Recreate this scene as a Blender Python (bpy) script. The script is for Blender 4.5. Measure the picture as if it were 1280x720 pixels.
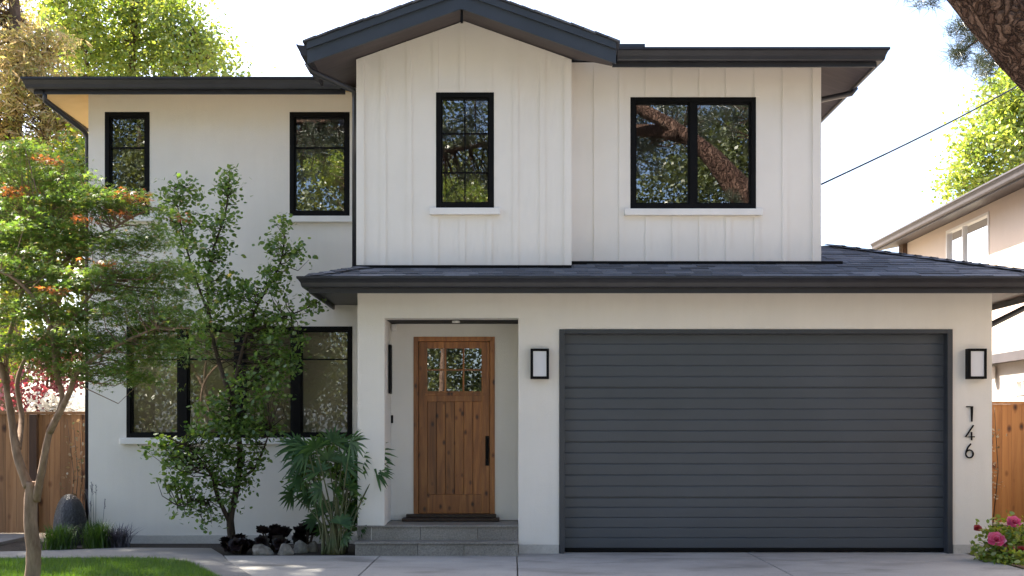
import bpy, math, random
import numpy as np
from mathutils import Vector

for o in list(bpy.data.objects):
    bpy.data.objects.remove(o)
SC = bpy.context.scene
COL = SC.collection
R = math.radians
EYE = 1.38
F = 1430.0          # focal length in photo pixels (1280 wide)

# ------------------------------------------------------------------ camera, world, sun, exposure
cam = bpy.data.cameras.new("camera"); camo = bpy.data.objects.new("camera", cam); COL.objects.link(camo)
camo.location = (0, 0, EYE); camo.rotation_euler = (R(90), 0, 0)
cam.sensor_width = 36; cam.lens = 36 * F / 1280
cam.shift_y = (540 - 360) / 1280
cam.clip_start = 0.1; cam.clip_end = 2000
SC.camera = camo

SUN_AZ, SUN_EL = -52.0, 48.0        # azimuth clockwise from +Y
world = bpy.data.worlds.new("World"); SC.world = world; world.use_nodes = True
wn = world.node_tree; wn.nodes.clear()
wo = wn.nodes.new("ShaderNodeOutputWorld"); bg = wn.nodes.new("ShaderNodeBackground")
sky = wn.nodes.new("ShaderNodeTexSky"); sky.sky_type = 'NISHITA'; sky.sun_disc = False
sky.sun_elevation = R(SUN_EL); sky.sun_rotation = R(SUN_AZ)
sky.air_density = 0.75; sky.dust_density = 2.6; sky.ozone_density = 0.6; sky.altitude = 50
wn.links.new(sky.outputs[0], bg.inputs[0]); wn.links.new(bg.outputs[0], wo.inputs[0])
bg.inputs[1].default_value = 0.10

sl = bpy.data.lights.new("sun", 'SUN'); so = bpy.data.objects.new("sun", sl); COL.objects.link(so)
sl.energy = 5.0; sl.angle = R(0.55); sl.color = (1.0, 0.91, 0.77)
sd = Vector((math.sin(R(SUN_AZ)) * math.cos(R(SUN_EL)), math.cos(R(SUN_AZ)) * math.cos(R(SUN_EL)), math.sin(R(SUN_EL))))
so.rotation_euler = sd.to_track_quat('Z', 'Y').to_euler(); so.location = (0, 0, 30)

vs = SC.view_settings
vs.view_transform = 'Standard'; vs.look = 'None'; vs.gamma = 1.0; vs.use_curve_mapping = False
vs.exposure = 2.52
SC.render.engine = 'CYCLES'
SC.cycles.max_bounces = 8; SC.cycles.diffuse_bounces = 4; SC.cycles.glossy_bounces = 4
SC.cycles.transparent_max_bounces = 8; SC.cycles.transmission_bounces = 6
SC.cycles.sample_clamp_indirect = 8.0
try:
    SC.cycles.use_denoising = True
except Exception:
    pass

# ------------------------------------------------------------------ helpers
def X(px, Y): return (px - 640.0) * Y / F
def Z(py, Y): return EYE + (540.0 - py) * Y / F
def P(px, py, Y): return Vector((X(px, Y), Y, Z(py, Y)))

def tag(o, label=None, cat=None, group=None, kind=None):
    if label: o["label"] = label
    if cat: o["category"] = cat
    if group: o["group"] = group
    if kind: o["kind"] = kind
    return o

def empty(name, loc, label=None, cat=None, group=None):
    o = bpy.data.objects.new(name, None); COL.objects.link(o)
    o.location = loc; o.empty_display_size = 0.2
    return tag(o, label, cat, group)

def wloc(o):
    v = Vector((0, 0, 0))
    while o is not None:
        v += o.location; o = o.parent
    return v

class MB:
    """collects geometry in world coordinates, links it as one mesh object"""
    def __init__(s): s.v = []; s.f = []; s.smooth = []
    def add(s, vs_, fs, smooth=False):
        b = len(s.v)
        s.v.extend([tuple(p) for p in vs_])
        for f in fs:
            s.f.append(tuple(b + i for i in f)); s.smooth.append(smooth)
        return s
    def box(s, x0, x1, y0, y1, z0, z1):
        return s.add([(x0,y0,z0),(x1,y0,z0),(x1,y1,z0),(x0,y1,z0),(x0,y0,z1),(x1,y0,z1),(x1,y1,z1),(x0,y1,z1)],
                     [(0,3,2,1),(4,5,6,7),(0,1,5,4),(1,2,6,5),(2,3,7,6),(3,0,4,7)])
    def quad(s, a, b, c, d): return s.add([a, b, c, d], [(0,1,2,3)])
    def poly(s, pts): return s.add(pts, [tuple(range(len(pts)))])
    def prism(s, pts, vec):
        n = len(pts); vec = Vector(vec)
        v = [Vector(p) for p in pts] + [Vector(p) + vec for p in pts]
        fs = [tuple(range(n))[::-1], tuple(range(n, 2*n))]
        for i in range(n):
            j = (i+1) % n; fs.append((i, j, n+j, n+i))
        return s.add(v, fs)
    def sweep(s, prof, rings):
        """rings: list of lists of points (same length), closed profile, capped"""
        n = len(rings[0]); v = [p for r in rings for p in r]; fs = []
        for k in range(len(rings)-1):
            for i in range(n):
                j = (i+1) % n
                fs.append((k*n+i, k*n+j, (k+1)*n+j, (k+1)*n+i))
        fs.append(tuple(range(n))[::-1]); fs.append(tuple((len(rings)-1)*n+i for i in range(n)))
        return s.add(v, fs)
    def tube(s, pts, rad, n=8, cap=True, wob=0.0, rng=None):
        pts = [Vector(p) for p in pts]
        if not hasattr(rad, '__len__'): rad = [rad]*len(pts)
        ref = None; vv = []; fs = []
        for i, p in enumerate(pts):
            t = (pts[min(i+1, len(pts)-1)] - pts[max(i-1, 0)]).normalized()
            if ref is None:
                ref = Vector((1,0,0)) if abs(t.x) < .9 else Vector((0,1,0))
            u = (ref - t*ref.dot(t)).normalized(); w = t.cross(u); ref = u
            for k in range(n):
                a = 2*math.pi*k/n
                r = rad[i]*(1 + (rng.uniform(-wob, wob) if rng else 0))
                vv.append(p + (u*math.cos(a) + w*math.sin(a))*r)
        for i in range(len(pts)-1):
            for k in range(n):
                j = (k+1) % n
                fs.append((i*n+k, i*n+j, (i+1)*n+j, (i+1)*n+k))
        if cap:
            fs.append(tuple(range(n))[::-1]); fs.append(tuple((len(pts)-1)*n+k for k in range(n)))
        return s.add(vv, fs, True)
    def build(s, name, mat, parent=None, bevel=0.0):
        me = bpy.data.meshes.new(name)
        off = wloc(parent) if parent else Vector((0,0,0))
        me.from_pydata([(x-off.x, y-off.y, z-off.z) for x, y, z in s.v], [], s.f)
        me.polygons.foreach_set('use_smooth', s.smooth)
        me.materials.append(mat); me.update()
        o = bpy.data.objects.new(name, me); COL.objects.link(o)
        if parent: o.parent = parent
        if bevel:
            m = o.modifiers.new('bevel', 'BEVEL'); m.width = bevel; m.segments = 2; m.limit_method = 'ANGLE'
            m.harden_normals = False
        return o

def np_mesh(name, V, loops, counts, mat, parent=None):
    """fast mesh from numpy arrays"""
    off = wloc(parent) if parent else Vector((0,0,0))
    V = np.asarray(V, np.float32) - np.array(off, np.float32)
    me = bpy.data.meshes.new(name)
    me.vertices.add(len(V)); me.vertices.foreach_set('co', V.ravel())
    me.loops.add(len(loops)); me.loops.foreach_set('vertex_index', np.asarray(loops, np.int32))
    counts = np.asarray(counts, np.int32)
    st = np.concatenate([[0], np.cumsum(counts)[:-1]]).astype(np.int32)
    me.polygons.add(len(counts)); me.polygons.foreach_set('loop_start', st); me.polygons.foreach_set('loop_total', counts)
    me.materials.append(mat); me.update(calc_edges=True); me.validate()
    o = bpy.data.objects.new(name, me); COL.objects.link(o)
    if parent: o.parent = parent
    return o

# ------------------------------------------------------------------ materials
def new_mat(name):
    m = bpy.data.materials.new(name); m.use_nodes = True
    nt = m.node_tree; b = nt.nodes['Principled BSDF']
    return m, nt, b

def noise(nt, scale, detail=4, rough=.55, coord='Object', mscale=None, dist=0.0):
    tc = nt.nodes.new('ShaderNodeTexCoord'); n = nt.nodes.new('ShaderNodeTexNoise')
    n.inputs['Scale'].default_value = scale; n.inputs['Detail'].default_value = detail; n.inputs['Roughness'].default_value = rough
    n.inputs['Distortion'].default_value = dist
    if mscale:
        mp = nt.nodes.new('ShaderNodeMapping'); mp.inputs['Scale'].default_value = mscale
        nt.links.new(tc.outputs[coord], mp.inputs[0]); nt.links.new(mp.outputs[0], n.inputs['Vector'])
    else:
        nt.links.new(tc.outputs[coord], n.inputs['Vector'])
    return n

def ramp(nt, src, stops, interp='LINEAR'):
    r = nt.nodes.new('ShaderNodeValToRGB'); r.color_ramp.interpolation = interp
    el = r.color_ramp.elements
    while len(el) < len(stops): el.new(.5)
    for e, (p, c) in zip(el, stops):
        e.position = p; e.color = (*c, 1) if len(c) == 3 else c
    nt.links.new(src, r.inputs[0]); return r

def bump(nt, b, src, strength, dist=0.01):
    bp = nt.nodes.new('ShaderNodeBump'); bp.inputs['Strength'].default_value = strength; bp.inputs['Distance'].default_value = dist
    nt.links.new(src, bp.inputs['Height'])
    prev = b.inputs['Normal'].links
    if prev: nt.links.new(prev[0].from_socket, bp.inputs['Normal'])
    nt.links.new(bp.outputs[0], b.inputs['Normal']); return bp

def mix(nt, fac, a, b, mode='MIX'):
    m = nt.nodes.new('ShaderNodeMixRGB'); m.blend_type = mode
    for i, s in ((0, fac), (1, a), (2, b)):
        if hasattr(s, 'is_output'): nt.links.new(s, m.inputs[i])
        elif i == 0: m.inputs[0].default_value = s
        else: m.inputs[i].default_value = (*s, 1)
    return m.outputs[0]

def simple(name, c1, c2=None, scale=4, rough=.6, bscale=None, bstr=.2, bdist=.004, spec=.5, metal=0.0, mscale=None, detail=5):
    m, nt, b = new_mat(name)
    b.inputs['Roughness'].default_value = rough; b.inputs['Specular IOR Level'].default_value = spec
    b.inputs['Metallic'].default_value = metal
    if c2:
        n = noise(nt, scale, detail, mscale=mscale)
        r = ramp(nt, n.outputs[0], [(.35, c1), (.65, c2)]); nt.links.new(r.outputs[0], b.inputs['Base Color'])
    else:
        b.inputs['Base Color'].default_value = (*c1, 1)
    if bscale:
        n2 = noise(nt, bscale, 4); bump(nt, b, n2.outputs[0], bstr, bdist)
    return m

def m_stucco(name, base):
    m, nt, b = new_mat(name); b.inputs['Roughness'].default_value = .9; b.inputs['Specular IOR Level'].default_value = .25
    n = noise(nt, 1.1, 6, .6); d = tuple(c*.93 for c in base)
    r = ramp(nt, n.outputs[0], [(.3, d), (.7, base)])
    n3 = noise(nt, 3.0, 6, .7, mscale=(3, 3, .25))            # faint rain streaks
    st = ramp(nt, n3.outputs[0], [(.3, (.98, .978, .973)), (.6, (1, 1, 1))])
    nt.links.new(mix(nt, 1.0, r.outputs[0], st.outputs[0], 'MULTIPLY'), b.inputs['Base Color'])
    n2 = noise(nt, 110, 3, .6); bump(nt, b, n2.outputs[0], .5, .006)
    n4 = noise(nt, 9, 4, .6); bump(nt, b, n4.outputs[0], .2, .014)
    return m

M = {}
M['stucco'] = m_stucco('white_stucco', (.79, .75, .69))
M['siding'] = simple('painted_siding', (.77, .73, .67), (.81, .77, .71), 1.3, .62, 60, .08, .002, .35)
M['trim_white'] = simple('white_trim', (.76, .74, .71), (.82, .80, .77), 3, .6, 90, .1, .002)
M['black_metal'] = simple('black_aluminium', (.004, .004, .0045), (.006, .006, .0065), 6, .55, spec=.12)
M['gutter'] = simple('dark_gutter_paint', (.015, .0155, .021), (.021, .0215, .028), 5, .4, 7, .12, .01, spec=.5)
M['barge'] = simple('charcoal_blue_board', (.028, .037, .050), (.035, .045, .060), 3, .5, 40, .08, .003)
M['soffit'] = simple('dark_brown_soffit', (.062, .049, .052), (.085, .068, .070), 2, .6, 30, .1, .004, mscale=(1, 8, 1))
M['soffit_gold_lit'] = simple('bounce_lit_soffit', (.62, .42, .17), (.68, .47, .20), 2, .7)  # gold of warm bounced sunlight put into the base colour
M['dark_room'] = simple('dimmed_interior', (.10, .095, .09), (.12, .115, .11), 1.0, .9)  # interior coloured dark so the rooms read as unlit
M['shade'] = simple('roller_shade_fabric', (.50, .42, .345), (.55, .465, .385), 2.0, .9, 220, .15, .002)
M['granite'] = None

def m_glass(name, refl=.22, tint=(.75, .78, .76)):
    m = bpy.data.materials.new(name); m.use_nodes = True; nt = m.node_tree; nt.nodes.clear()
    out = nt.nodes.new('ShaderNodeOutputMaterial'); mx = nt.nodes.new('ShaderNodeMixShader')
    tr = nt.nodes.new('ShaderNodeBsdfTransparent'); tr.inputs[0].default_value = (*tint, 1)
    gl = nt.nodes.new('ShaderNodeBsdfGlossy'); gl.inputs['Roughness'].default_value = 0.008; gl.inputs['Color'].default_value = (.95, .97, 1, 1)
    lw = nt.nodes.new('ShaderNodeFresnel'); lw.inputs['IOR'].default_value = 1.5
    mt = nt.nodes.new('ShaderNodeMath'); mt.operation = 'ADD'; mt.use_clamp = True; mt.inputs[1].default_value = refl - .04
    nt.links.new(lw.outputs[0], mt.inputs[0]); nt.links.new(mt.outputs[0], mx.inputs[0])
    n = noise(nt, 2.2, 2, .5); bp = nt.nodes.new('ShaderNodeBump'); bp.inputs['Strength'].default_value = .03; bp.inputs['Distance'].default_value = .01
    nt.links.new(n.outputs[0], bp.inputs['Height']); nt.links.new(bp.outputs[0], gl.inputs['Normal'])
    nt.links.new(tr.outputs[0], mx.inputs[1]); nt.links.new(gl.outputs[0], mx.inputs[2]); nt.links.new(mx.outputs[0], out.inputs[0])
    return m
M['glass'] = m_glass('window_glass')
M['glass_low'] = m_glass('shaded_window_glass', .16, (.8, .8, .78))

def m_wood(name, c1, c2, c3, zs=.12, knots=True, rough=.5, scale=9, kscale=3.2, var=.3):
    m, nt, b = new_mat(name); b.inputs['Roughness'].default_value = rough
    n = noise(nt, scale, 7, .65, mscale=(1.6, 1.6, zs), dist=.6)
    r = ramp(nt, n.outputs[0], [(.28, c1), (.5, c2), (.72, c3)])
    isl = nt.nodes.new('ShaderNodeNewGeometry')
    rv = ramp(nt, isl.outputs['Random Per Island'], [(0, (1-var, .98-var, .96-var)), (1, (1.15, 1.12, 1.08))])
    c = mix(nt, 1.0, r.outputs[0], rv.outputs[0], 'MULTIPLY')
    if knots:
        tc = nt.nodes.new('ShaderNodeTexCoord'); mp = nt.nodes.new('ShaderNodeMapping'); mp.inputs['Scale'].default_value = (kscale*1.7, kscale*1.7, kscale)
        vo = nt.nodes.new('ShaderNodeTexVoronoi'); vo.inputs['Scale'].default_value = 1.0
        nt.links.new(tc.outputs['Object'], mp.inputs[0]); nt.links.new(mp.outputs[0], vo.inputs['Vector'])
        kr = ramp(nt, vo.outputs['Distance'], [(.06, (.10, .065, .05)), (.15, (.5, .4, .33)), (.24, (1, 1, 1))])
        c = mix(nt, 1.0, c, kr.outputs[0], 'MULTIPLY')
    nt.links.new(c, b.inputs['Base Color'])
    bump(nt, b, n.outputs[0], .25, .003)
    return m
M['door_wood'] = m_wood('knotty_alder', (.15, .050, .014), (.33, .125, .034), (.48, .21, .062), rough=.42, scale=13, kscale=5.6, var=.48)
M['fence_wood'] = m_wood('weathered_fence', (.18, .085, .035), (.31, .155, .065), (.39, .21, .10), zs=.08, rough=.75)
M['cedar'] = m_wood('orange_cedar', (.36, .15, .045), (.50, .22, .066), (.58, .28, .09), zs=.08, rough=.6)
M['dark_wood'] = m_wood('dark_threshold_wood', (.02, .010, .006), (.035, .017, .010), (.05, .025, .014), knots=False)
M['post_wood'] = m_wood('dark_post', (.05, .024, .012), (.075, .036, .018), (.10, .05, .026), knots=False, rough=.75)

def m_garage():
    m, nt, b = new_mat('garage_door_paint'); b.inputs['Roughness'].default_value = .36; b.inputs['Specular IOR Level'].default_value = .5
    n = noise(nt, .9, 4); r = ramp(nt, n.outputs[0], [(.3, (.052, .060, .072)), (.7, (.064, .073, .087))])
    nt.links.new(r.outputs[0], b.inputs['Base Color'])
    n2 = noise(nt, 160, 3, .6, mscale=(.15, 1, 1)); bump(nt, b, n2.outputs[0], .1, .002)
    n3 = noise(nt, 1.5, 2); bump(nt, b, n3.outputs[0], .08, .02)
    rr = nt.nodes.new('ShaderNodeMapRange'); rr.inputs[3].default_value = .3; rr.inputs[4].default_value = .46
    nt.links.new(n.outputs[0], rr.inputs[0]); nt.links.new(rr.outputs[0], b.inputs['Roughness'])
    return m
M['garage'] = m_garage()
M['garage_frame'] = simple('garage_frame_paint', (.030, .034, .042), (.038, .043, .052), 3, .42)

def m_concrete(name, c1, c2, stain=.75):
    m, nt, b = new_mat(name); b.inputs['Roughness'].default_value = .82
    n = noise(nt, .55, 8, .65); r = ramp(nt, n.outputs[0], [(.32, c1), (.68, c2)])
    n2 = noise(nt, 1.7, 5, .6, mscale=(.6, 1.4, 1)); r2 = ramp(nt, n2.outputs[0], [(.28, (stain, stain*.98, stain*.95)), (.5, (1, 1, 1))])
    n3 = noise(nt, 45, 4, .7); r3 = ramp(nt, n3.outputs[0], [(.3, (.88, .88, .88)), (.7, (1.06, 1.06, 1.06))])
    c = mix(nt, 1, r.outputs[0], r2.outputs[0], 'MULTIPLY'); c = mix(nt, 1, c, r3.outputs[0], 'MULTIPLY')
    nt.links.new(c, b.inputs['Base Color']); bump(nt, b, n3.outputs[0], .25, .003)
    return m
M['concrete'] = m_concrete('driveway_concrete', (.24, .235, .23), (.36, .355, .345), .55)
M['path'] = m_concrete('path_concrete', (.14, .14, .145), (.20, .20, .20))
M['plinth'] = m_concrete('plinth_concrete', (.44, .42, .39), (.60, .575, .535), .7)
M['asphalt'] = simple('asphalt', (.045, .045, .047), (.06, .06, .06), 8, .9, 60, .4, .006)
M['groove'] = simple('dark_joint_fill', (.09, .085, .08), (.12, .115, .11), 8, .95)  # dark grey-brown joint filler colour

def m_granite():
    m, nt, b = new_mat('granite_tile'); b.inputs['Roughness'].default_value = .6
    n = noise(nt, 55, 5, .75); r = ramp(nt, n.outputs[0], [(.3, (.13, .122, .112)), (.7, (.33, .315, .29))])
    n2 = noise(nt, 2.4, 3); r2 = ramp(nt, n2.outputs[0], [(.3, (.8, .78, .75)), (.7, (1.05, 1.05, 1.05))])
    isl = nt.nodes.new('ShaderNodeNewGeometry'); rv = ramp(nt, isl.outputs['Random Per Island'], [(0, (.82, .81, .8)), (1, (1.12, 1.1, 1.08))])
    c = mix(nt, 1, r.outputs[0], r2.outputs[0], 'MULTIPLY'); c = mix(nt, 1, c, rv.outputs[0], 'MULTIPLY')
    nt.links.new(c, b.inputs['Base Color']); bump(nt, b, n.outputs[0], .15, .002)
    return m
M['granite'] = m_granite()

def m_shingle():
    m, nt, b = new_mat('charcoal_shingle'); b.inputs['Roughness'].default_value = .85
    isl = nt.nodes.new('ShaderNodeNewGeometry')
    r = ramp(nt, isl.outputs['Random Per Island'], [(0, (.055, .060, .072)), (.5, (.085, .092, .11)), (1, (.14, .148, .17))])
    n = noise(nt, 90, 4, .7); r2 = ramp(nt, n.outputs[0], [(.3, (.6, .6, .6)), (.7, (1.35, 1.35, 1.35))])
    nt.links.new(mix(nt, 1, r.outputs[0], r2.outputs[0], 'MULTIPLY'), b.inputs['Base Color']); bump(nt, b, n.outputs[0], .5, .004)
    return m
M['shingle'] = m_shingle()
M['frosted'] = simple('frosted_lamp_glass', (.66, .66, .68), (.70, .70, .72), 5, .35)
M['soil'] = simple('dark_mulch_soil', (.010, .008, .006), (.028, .02, .015), 18, .95, 40, .9, .03)
M['bark_mulch'] = simple('brown_mulch', (.07, .042, .025), (.17, .11, .07), 25, .95, 40, .9, .03)
M['rock'] = simple('pale_river_rock', (.12, .108, .09), (.25, .23, .195), 14, .75, 25, .3, .01)
M['wet_rock'] = simple('wet_dark_basalt', (.012, .012, .014), (.035, .035, .040), 30, .28, 42, .9, .02)
M['lawn_soil'] = simple('lawn_ground', (.03, .055, .012), (.045, .08, .02), 10, .95)

def m_bark(name, c1, c2, sc=7, zs=.3, bs=.8, bd=.03):
    m, nt, b = new_mat(name); b.inputs['Roughness'].default_value = .9; b.inputs['Specular IOR Level'].default_value = .2
    n = noise(nt, sc, 6, .65, mscale=(1, 1, zs)); r = ramp(nt, n.outputs[0], [(.35, c1), (.65, c2)])
    nt.links.new(r.outputs[0], b.inputs['Base Color']); bump(nt, b, n.outputs[0], bs, bd)
    return m
M['bark'] = m_bark('brown_bark', (.075, .048, .034), (.17, .115, .082), 14, .3)
M['bark_maple'] = m_bark('smooth_maple_bark', (.15, .095, .065), (.29, .20, .145), 16, .25, .5, .012)
M['bark_dark'] = m_bark('dark_bark', (.035, .026, .020), (.08, .06, .045), 16, .3)

def m_pine_bark():
    m, nt, b = new_mat('plated_pine_bark'); b.inputs['Roughness'].default_value = .92; b.inputs['Specular IOR Level'].default_value = .15
    tc = nt.nodes.new('ShaderNodeTexCoord'); mp = nt.nodes.new('ShaderNodeMapping')
    mp.inputs['Rotation'].default_value = (0, R(40), 0); mp.inputs['Scale'].default_value = (20, 20, 5.0)
    nd = noise(nt, 5, 4); ad = nt.nodes.new('ShaderNodeMixRGB'); ad.blend_type = 'ADD'; ad.inputs[0].default_value = .22
    nt.links.new(tc.outputs['Object'], ad.inputs[1]); nt.links.new(nd.outputs['Color'], ad.inputs[2]); nt.links.new(ad.outputs[0], mp.inputs[0])
    vo = nt.nodes.new('ShaderNodeTexVoronoi'); vo.feature = 'DISTANCE_TO_EDGE'; vo.inputs['Scale'].default_value = 1.0
    nt.links.new(mp.outputs[0], vo.inputs['Vector'])
    vc = nt.nodes.new('ShaderNodeTexVoronoi'); vc.inputs['Scale'].default_value = 1.0; nt.links.new(mp.outputs[0], vc.inputs['Vector'])
    bw = nt.nodes.new('ShaderNodeRGBToBW'); nt.links.new(vc.outputs['Color'], bw.inputs[0])
    pc = ramp(nt, bw.outputs[0], [(.2, (.075, .044, .034)), (.5, (.115, .070, .053)), (.8, (.155, .10, .076))])
    ed = ramp(nt, vo.outputs['Distance'], [(.0, (.34, .30, .28)), (.07, (1, 1, 1))])
    n = noise(nt, 30, 6, .7); r3 = ramp(nt, n.outputs[0], [(.3, (.5, .47, .45)), (.7, (1.35, 1.32, 1.3))])
    c = mix(nt, 1, pc.outputs[0], ed.outputs[0], 'MULTIPLY'); c = mix(nt, 1, c, r3.outputs[0], 'MULTIPLY')
    nt.links.new(c, b.inputs['Base Color'])
    h = ramp(nt, vo.outputs['Distance'], [(0, (0, 0, 0)), (.2, (1, 1, 1))])
    bump(nt, b, h.outputs[0], .9, .05); bump(nt, b, n.outputs[0], .4, .01)
    return m
M['pine_bark'] = m_pine_bark()

def m_leaf(name, cols, trans=.45, tcol=None, gloss=.06, rough=.4):
    m = bpy.data.materials.new(name); m.use_nodes = True; nt = m.node_tree; nt.nodes.clear()
    out = nt.nodes.new('ShaderNodeOutputMaterial')
    g = nt.nodes.new('ShaderNodeNewGeometry')
    st = [(i/max(1, len(cols)-1), c) for i, c in enumerate(cols)]
    r = ramp(nt, g.outputs['Random Per Island'], st)
    n = noise(nt, .9, 3); r2 = ramp(nt, n.outputs[0], [(.3, (.75, .78, .75)), (.7, (1.2, 1.17, 1.1))])
    c = mix(nt, 1, r.outputs[0], r2.outputs[0], 'MULTIPLY')
    d = nt.nodes.new('ShaderNodeBsdfDiffuse'); t = nt.nodes.new('ShaderNodeBsdfTranslucent'); gl = nt.nodes.new('ShaderNodeBsdfGlossy')
    gl.inputs['Roughness'].default_value = rough
    tc = mix(nt, 1, c, tcol or (1.9, 1.75, .6), 'MULTIPLY')
    nt.links.new(c, d.inputs[0]); nt.links.new(tc, t.inputs[0])
    m1 = nt.nodes.new('ShaderNodeMixShader'); m1.inputs[0].default_value = trans
    m2 = nt.nodes.new('ShaderNodeMixShader'); m2.inputs[0].default_value = gloss
    nt.links.new(d.outputs[0], m1.inputs[1]); nt.links.new(t.outputs[0], m1.inputs[2])
    nt.links.new(m1.outputs[0], m2.inputs[1]); nt.links.new(gl.outputs[0], m2.inputs[2]); nt.links.new(m2.outputs[0], out.inputs[0])
    return m
M['leaf_maple'] = m_leaf('maple_leaf', [(.085, .16, .045), (.12, .20, .06), (.17, .24, .075), (.22, .25, .05), (.10, .19, .035), (.15, .22, .045), (.10, .18, .035), (.08, .16, .035), (.13, .20, .04), (.17, .25, .05), (.15, .22, .045), (.34, .19, .09)], .5, (1.3, 1.35, .75))
M['leaf_shrub'] = m_leaf('shrub_leaf', [(.055, .12, .035), (.085, .165, .045), (.13, .21, .06), (.10, .18, .05), (.18, .26, .08)], .45, gloss=.05)
M['leaf_yellow'] = m_leaf('sunlit_yellow_leaf', [(.15, .23, .045), (.22, .30, .06), (.33, .36, .08), (.12, .20, .04), (.40, .40, .10)], .5, (1.35, 1.35, .7))
M['leaf_green'] = m_leaf('green_leaf', [(.06, .11, .02), (.10, .16, .025), (.16, .20, .03), (.20, .20, .04)], .55)
M['leaf_conifer'] = m_leaf('conifer_tan_needle', [(.30, .30, .09), (.42, .34, .17), (.50, .40, .24), (.22, .28, .07), (.60, .46, .32), (.36, .40, .12), (.62, .52, .36)], .55, (1.5, 1.3, .9))
M['leaf_dark'] = m_leaf('dark_tree_leaf', [(.055, .075, .035), (.09, .115, .05), (.14, .16, .07)], .3)
M['leaf_red'] = m_leaf('red_shrub_leaf', [(.15, .025, .04), (.22, .05, .07), (.30, .11, .12), (.11, .03, .05)], .4, (1.6, 1.0, 1.0))
M['leaf_white'] = m_leaf('white_blossom', [(.62, .60, .58), (.74, .72, .70), (.50, .45, .42)], .4, (1, 1, 1))
M['needle'] = m_leaf('pine_needle', [(.025, .042, .026), (.045, .065, .040), (.06, .075, .045), (.085, .07, .045)], .25, (1.3, 1.3, .8))
M['leaf_palm'] = m_leaf('fan_palm_leaf', [(.024, .07, .022), (.042, .10, .03), (.07, .14, .042)], .3, gloss=.03, rough=.45)
M['leaf_black'] = m_leaf('black_succulent_leaf', [(.010, .006, .008), (.018, .010, .012), (.026, .015, .014)], .1, (1, 1, 1), .05)
M['leaf_grass'] = m_leaf('clump_grass_blade', [(.03, .075, .015), (.05, .11, .02), (.075, .14, .03)], .4)
M['lawn'] = m_leaf('lawn_blade', [(.045, .11, .016), (.07, .15, .02), (.10, .18, .03)], .4)
M['lavender'] = m_leaf('lavender_grey', [(.09, .085, .12), (.13, .12, .17), (.10, .11, .11)], .2, (1, 1, 1))
M['leaf_rose'] = m_leaf('rose_leaf', [(.10, .18, .04), (.17, .26, .06), (.25, .31, .07), (.30, .30, .08)], .4)
M['petal_pink'] = m_leaf('pink_petal', [(.68, .08, .22), (.78, .14, .33), (.82, .28, .45)], .3, (1.1, .9, .9))
M['petal_red'] = m_leaf('red_petal', [(.38, .03, .04), (.46, .05, .06)], .3, (1.1, .9, .9))
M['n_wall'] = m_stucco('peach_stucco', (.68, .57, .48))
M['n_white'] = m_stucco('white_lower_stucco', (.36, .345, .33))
M['n_roof'] = simple('brown_fascia', (.045, .037, .040), (.060, .050, .053), 3, .5)
M['curtain'] = simple('white_curtain', (.72, .74, .72), (.6, .66, .6), 30, .8, mscale=(1, 1, .02))
M['white_plastic'] = simple('white_lamp_plastic', (.8, .8, .78), None, rough=.4)
M['cable'] = simple('black_cable', (.02, .02, .022), None, rough=.6)
M['canvas'] = simple('white_canvas', (.80, .80, .80), (.84, .84, .84), 5, .8)

# ------------------------------------------------------------------ ground: one sheet to the horizon, then flat layers
def flat(name, pts, z, mat, kind='structure'):
    o = MB().poly([(x, y, z) for x, y in pts]).build(name, mat); o["kind"] = kind; return o
M['earth'] = simple('dry_earth', (.16, .13, .09), (.25, .21, .15), 2, .95, 20, .4, .02)
flat('ground', [(-400, -400), (400, -400), (400, 600), (-400, 600)], -.03, M['earth'])
flat('road', [(-120, -7), (120, -7), (120, 3.0), (-120, 3.0)], -.022, M['asphalt'])
pv = MB().box(-60, 60, 3.0, 4.6, -.03, .085); o = pv.build('pavement', M['concrete']); o["kind"] = 'structure'
# front driveway: slabs with real joints between them
dr = MB()
jx = [-2.10, -1.475, .055, 2.70, 5.15]
jy = [4.6, 7.4, 10.2, 12.22, 13.2]
g = .012
def slab(m, x0, x1, y0, y1, z): m.box(x0+g/2, x1-g/2, y0+g/2, y1-g/2, z-.1, z)
for i in range(len(jx)-1):
    for j in range(len(jy)-1):
        x0, x1, y0, y1 = jx[i], jx[i+1], jy[j], jy[j+1]
        if i == 0 and j >= 2: continue
        if j == 3 and x1 <= .1: y1 = 12.9
        slab(dr, x0, x1, y0, y1, 0.0)
# the slanted slab beside the path
dr.prism([(-2.165, 10.21, -.1), (-1.481, 10.21, -.1), (-1.481, 12.21, -.1), (-3.02, 12.21, -.1)], (0, 0, .1))
dr.prism([(-3.03, 12.23, -.1), (-1.481, 12.23, -.1), (-1.481, 12.78, -.1), (-3.22, 12.78, -.1)], (0, 0, .1))
o = dr.build('driveway', M['concrete'], bevel=.006); o["kind"] = 'structure'
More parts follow.
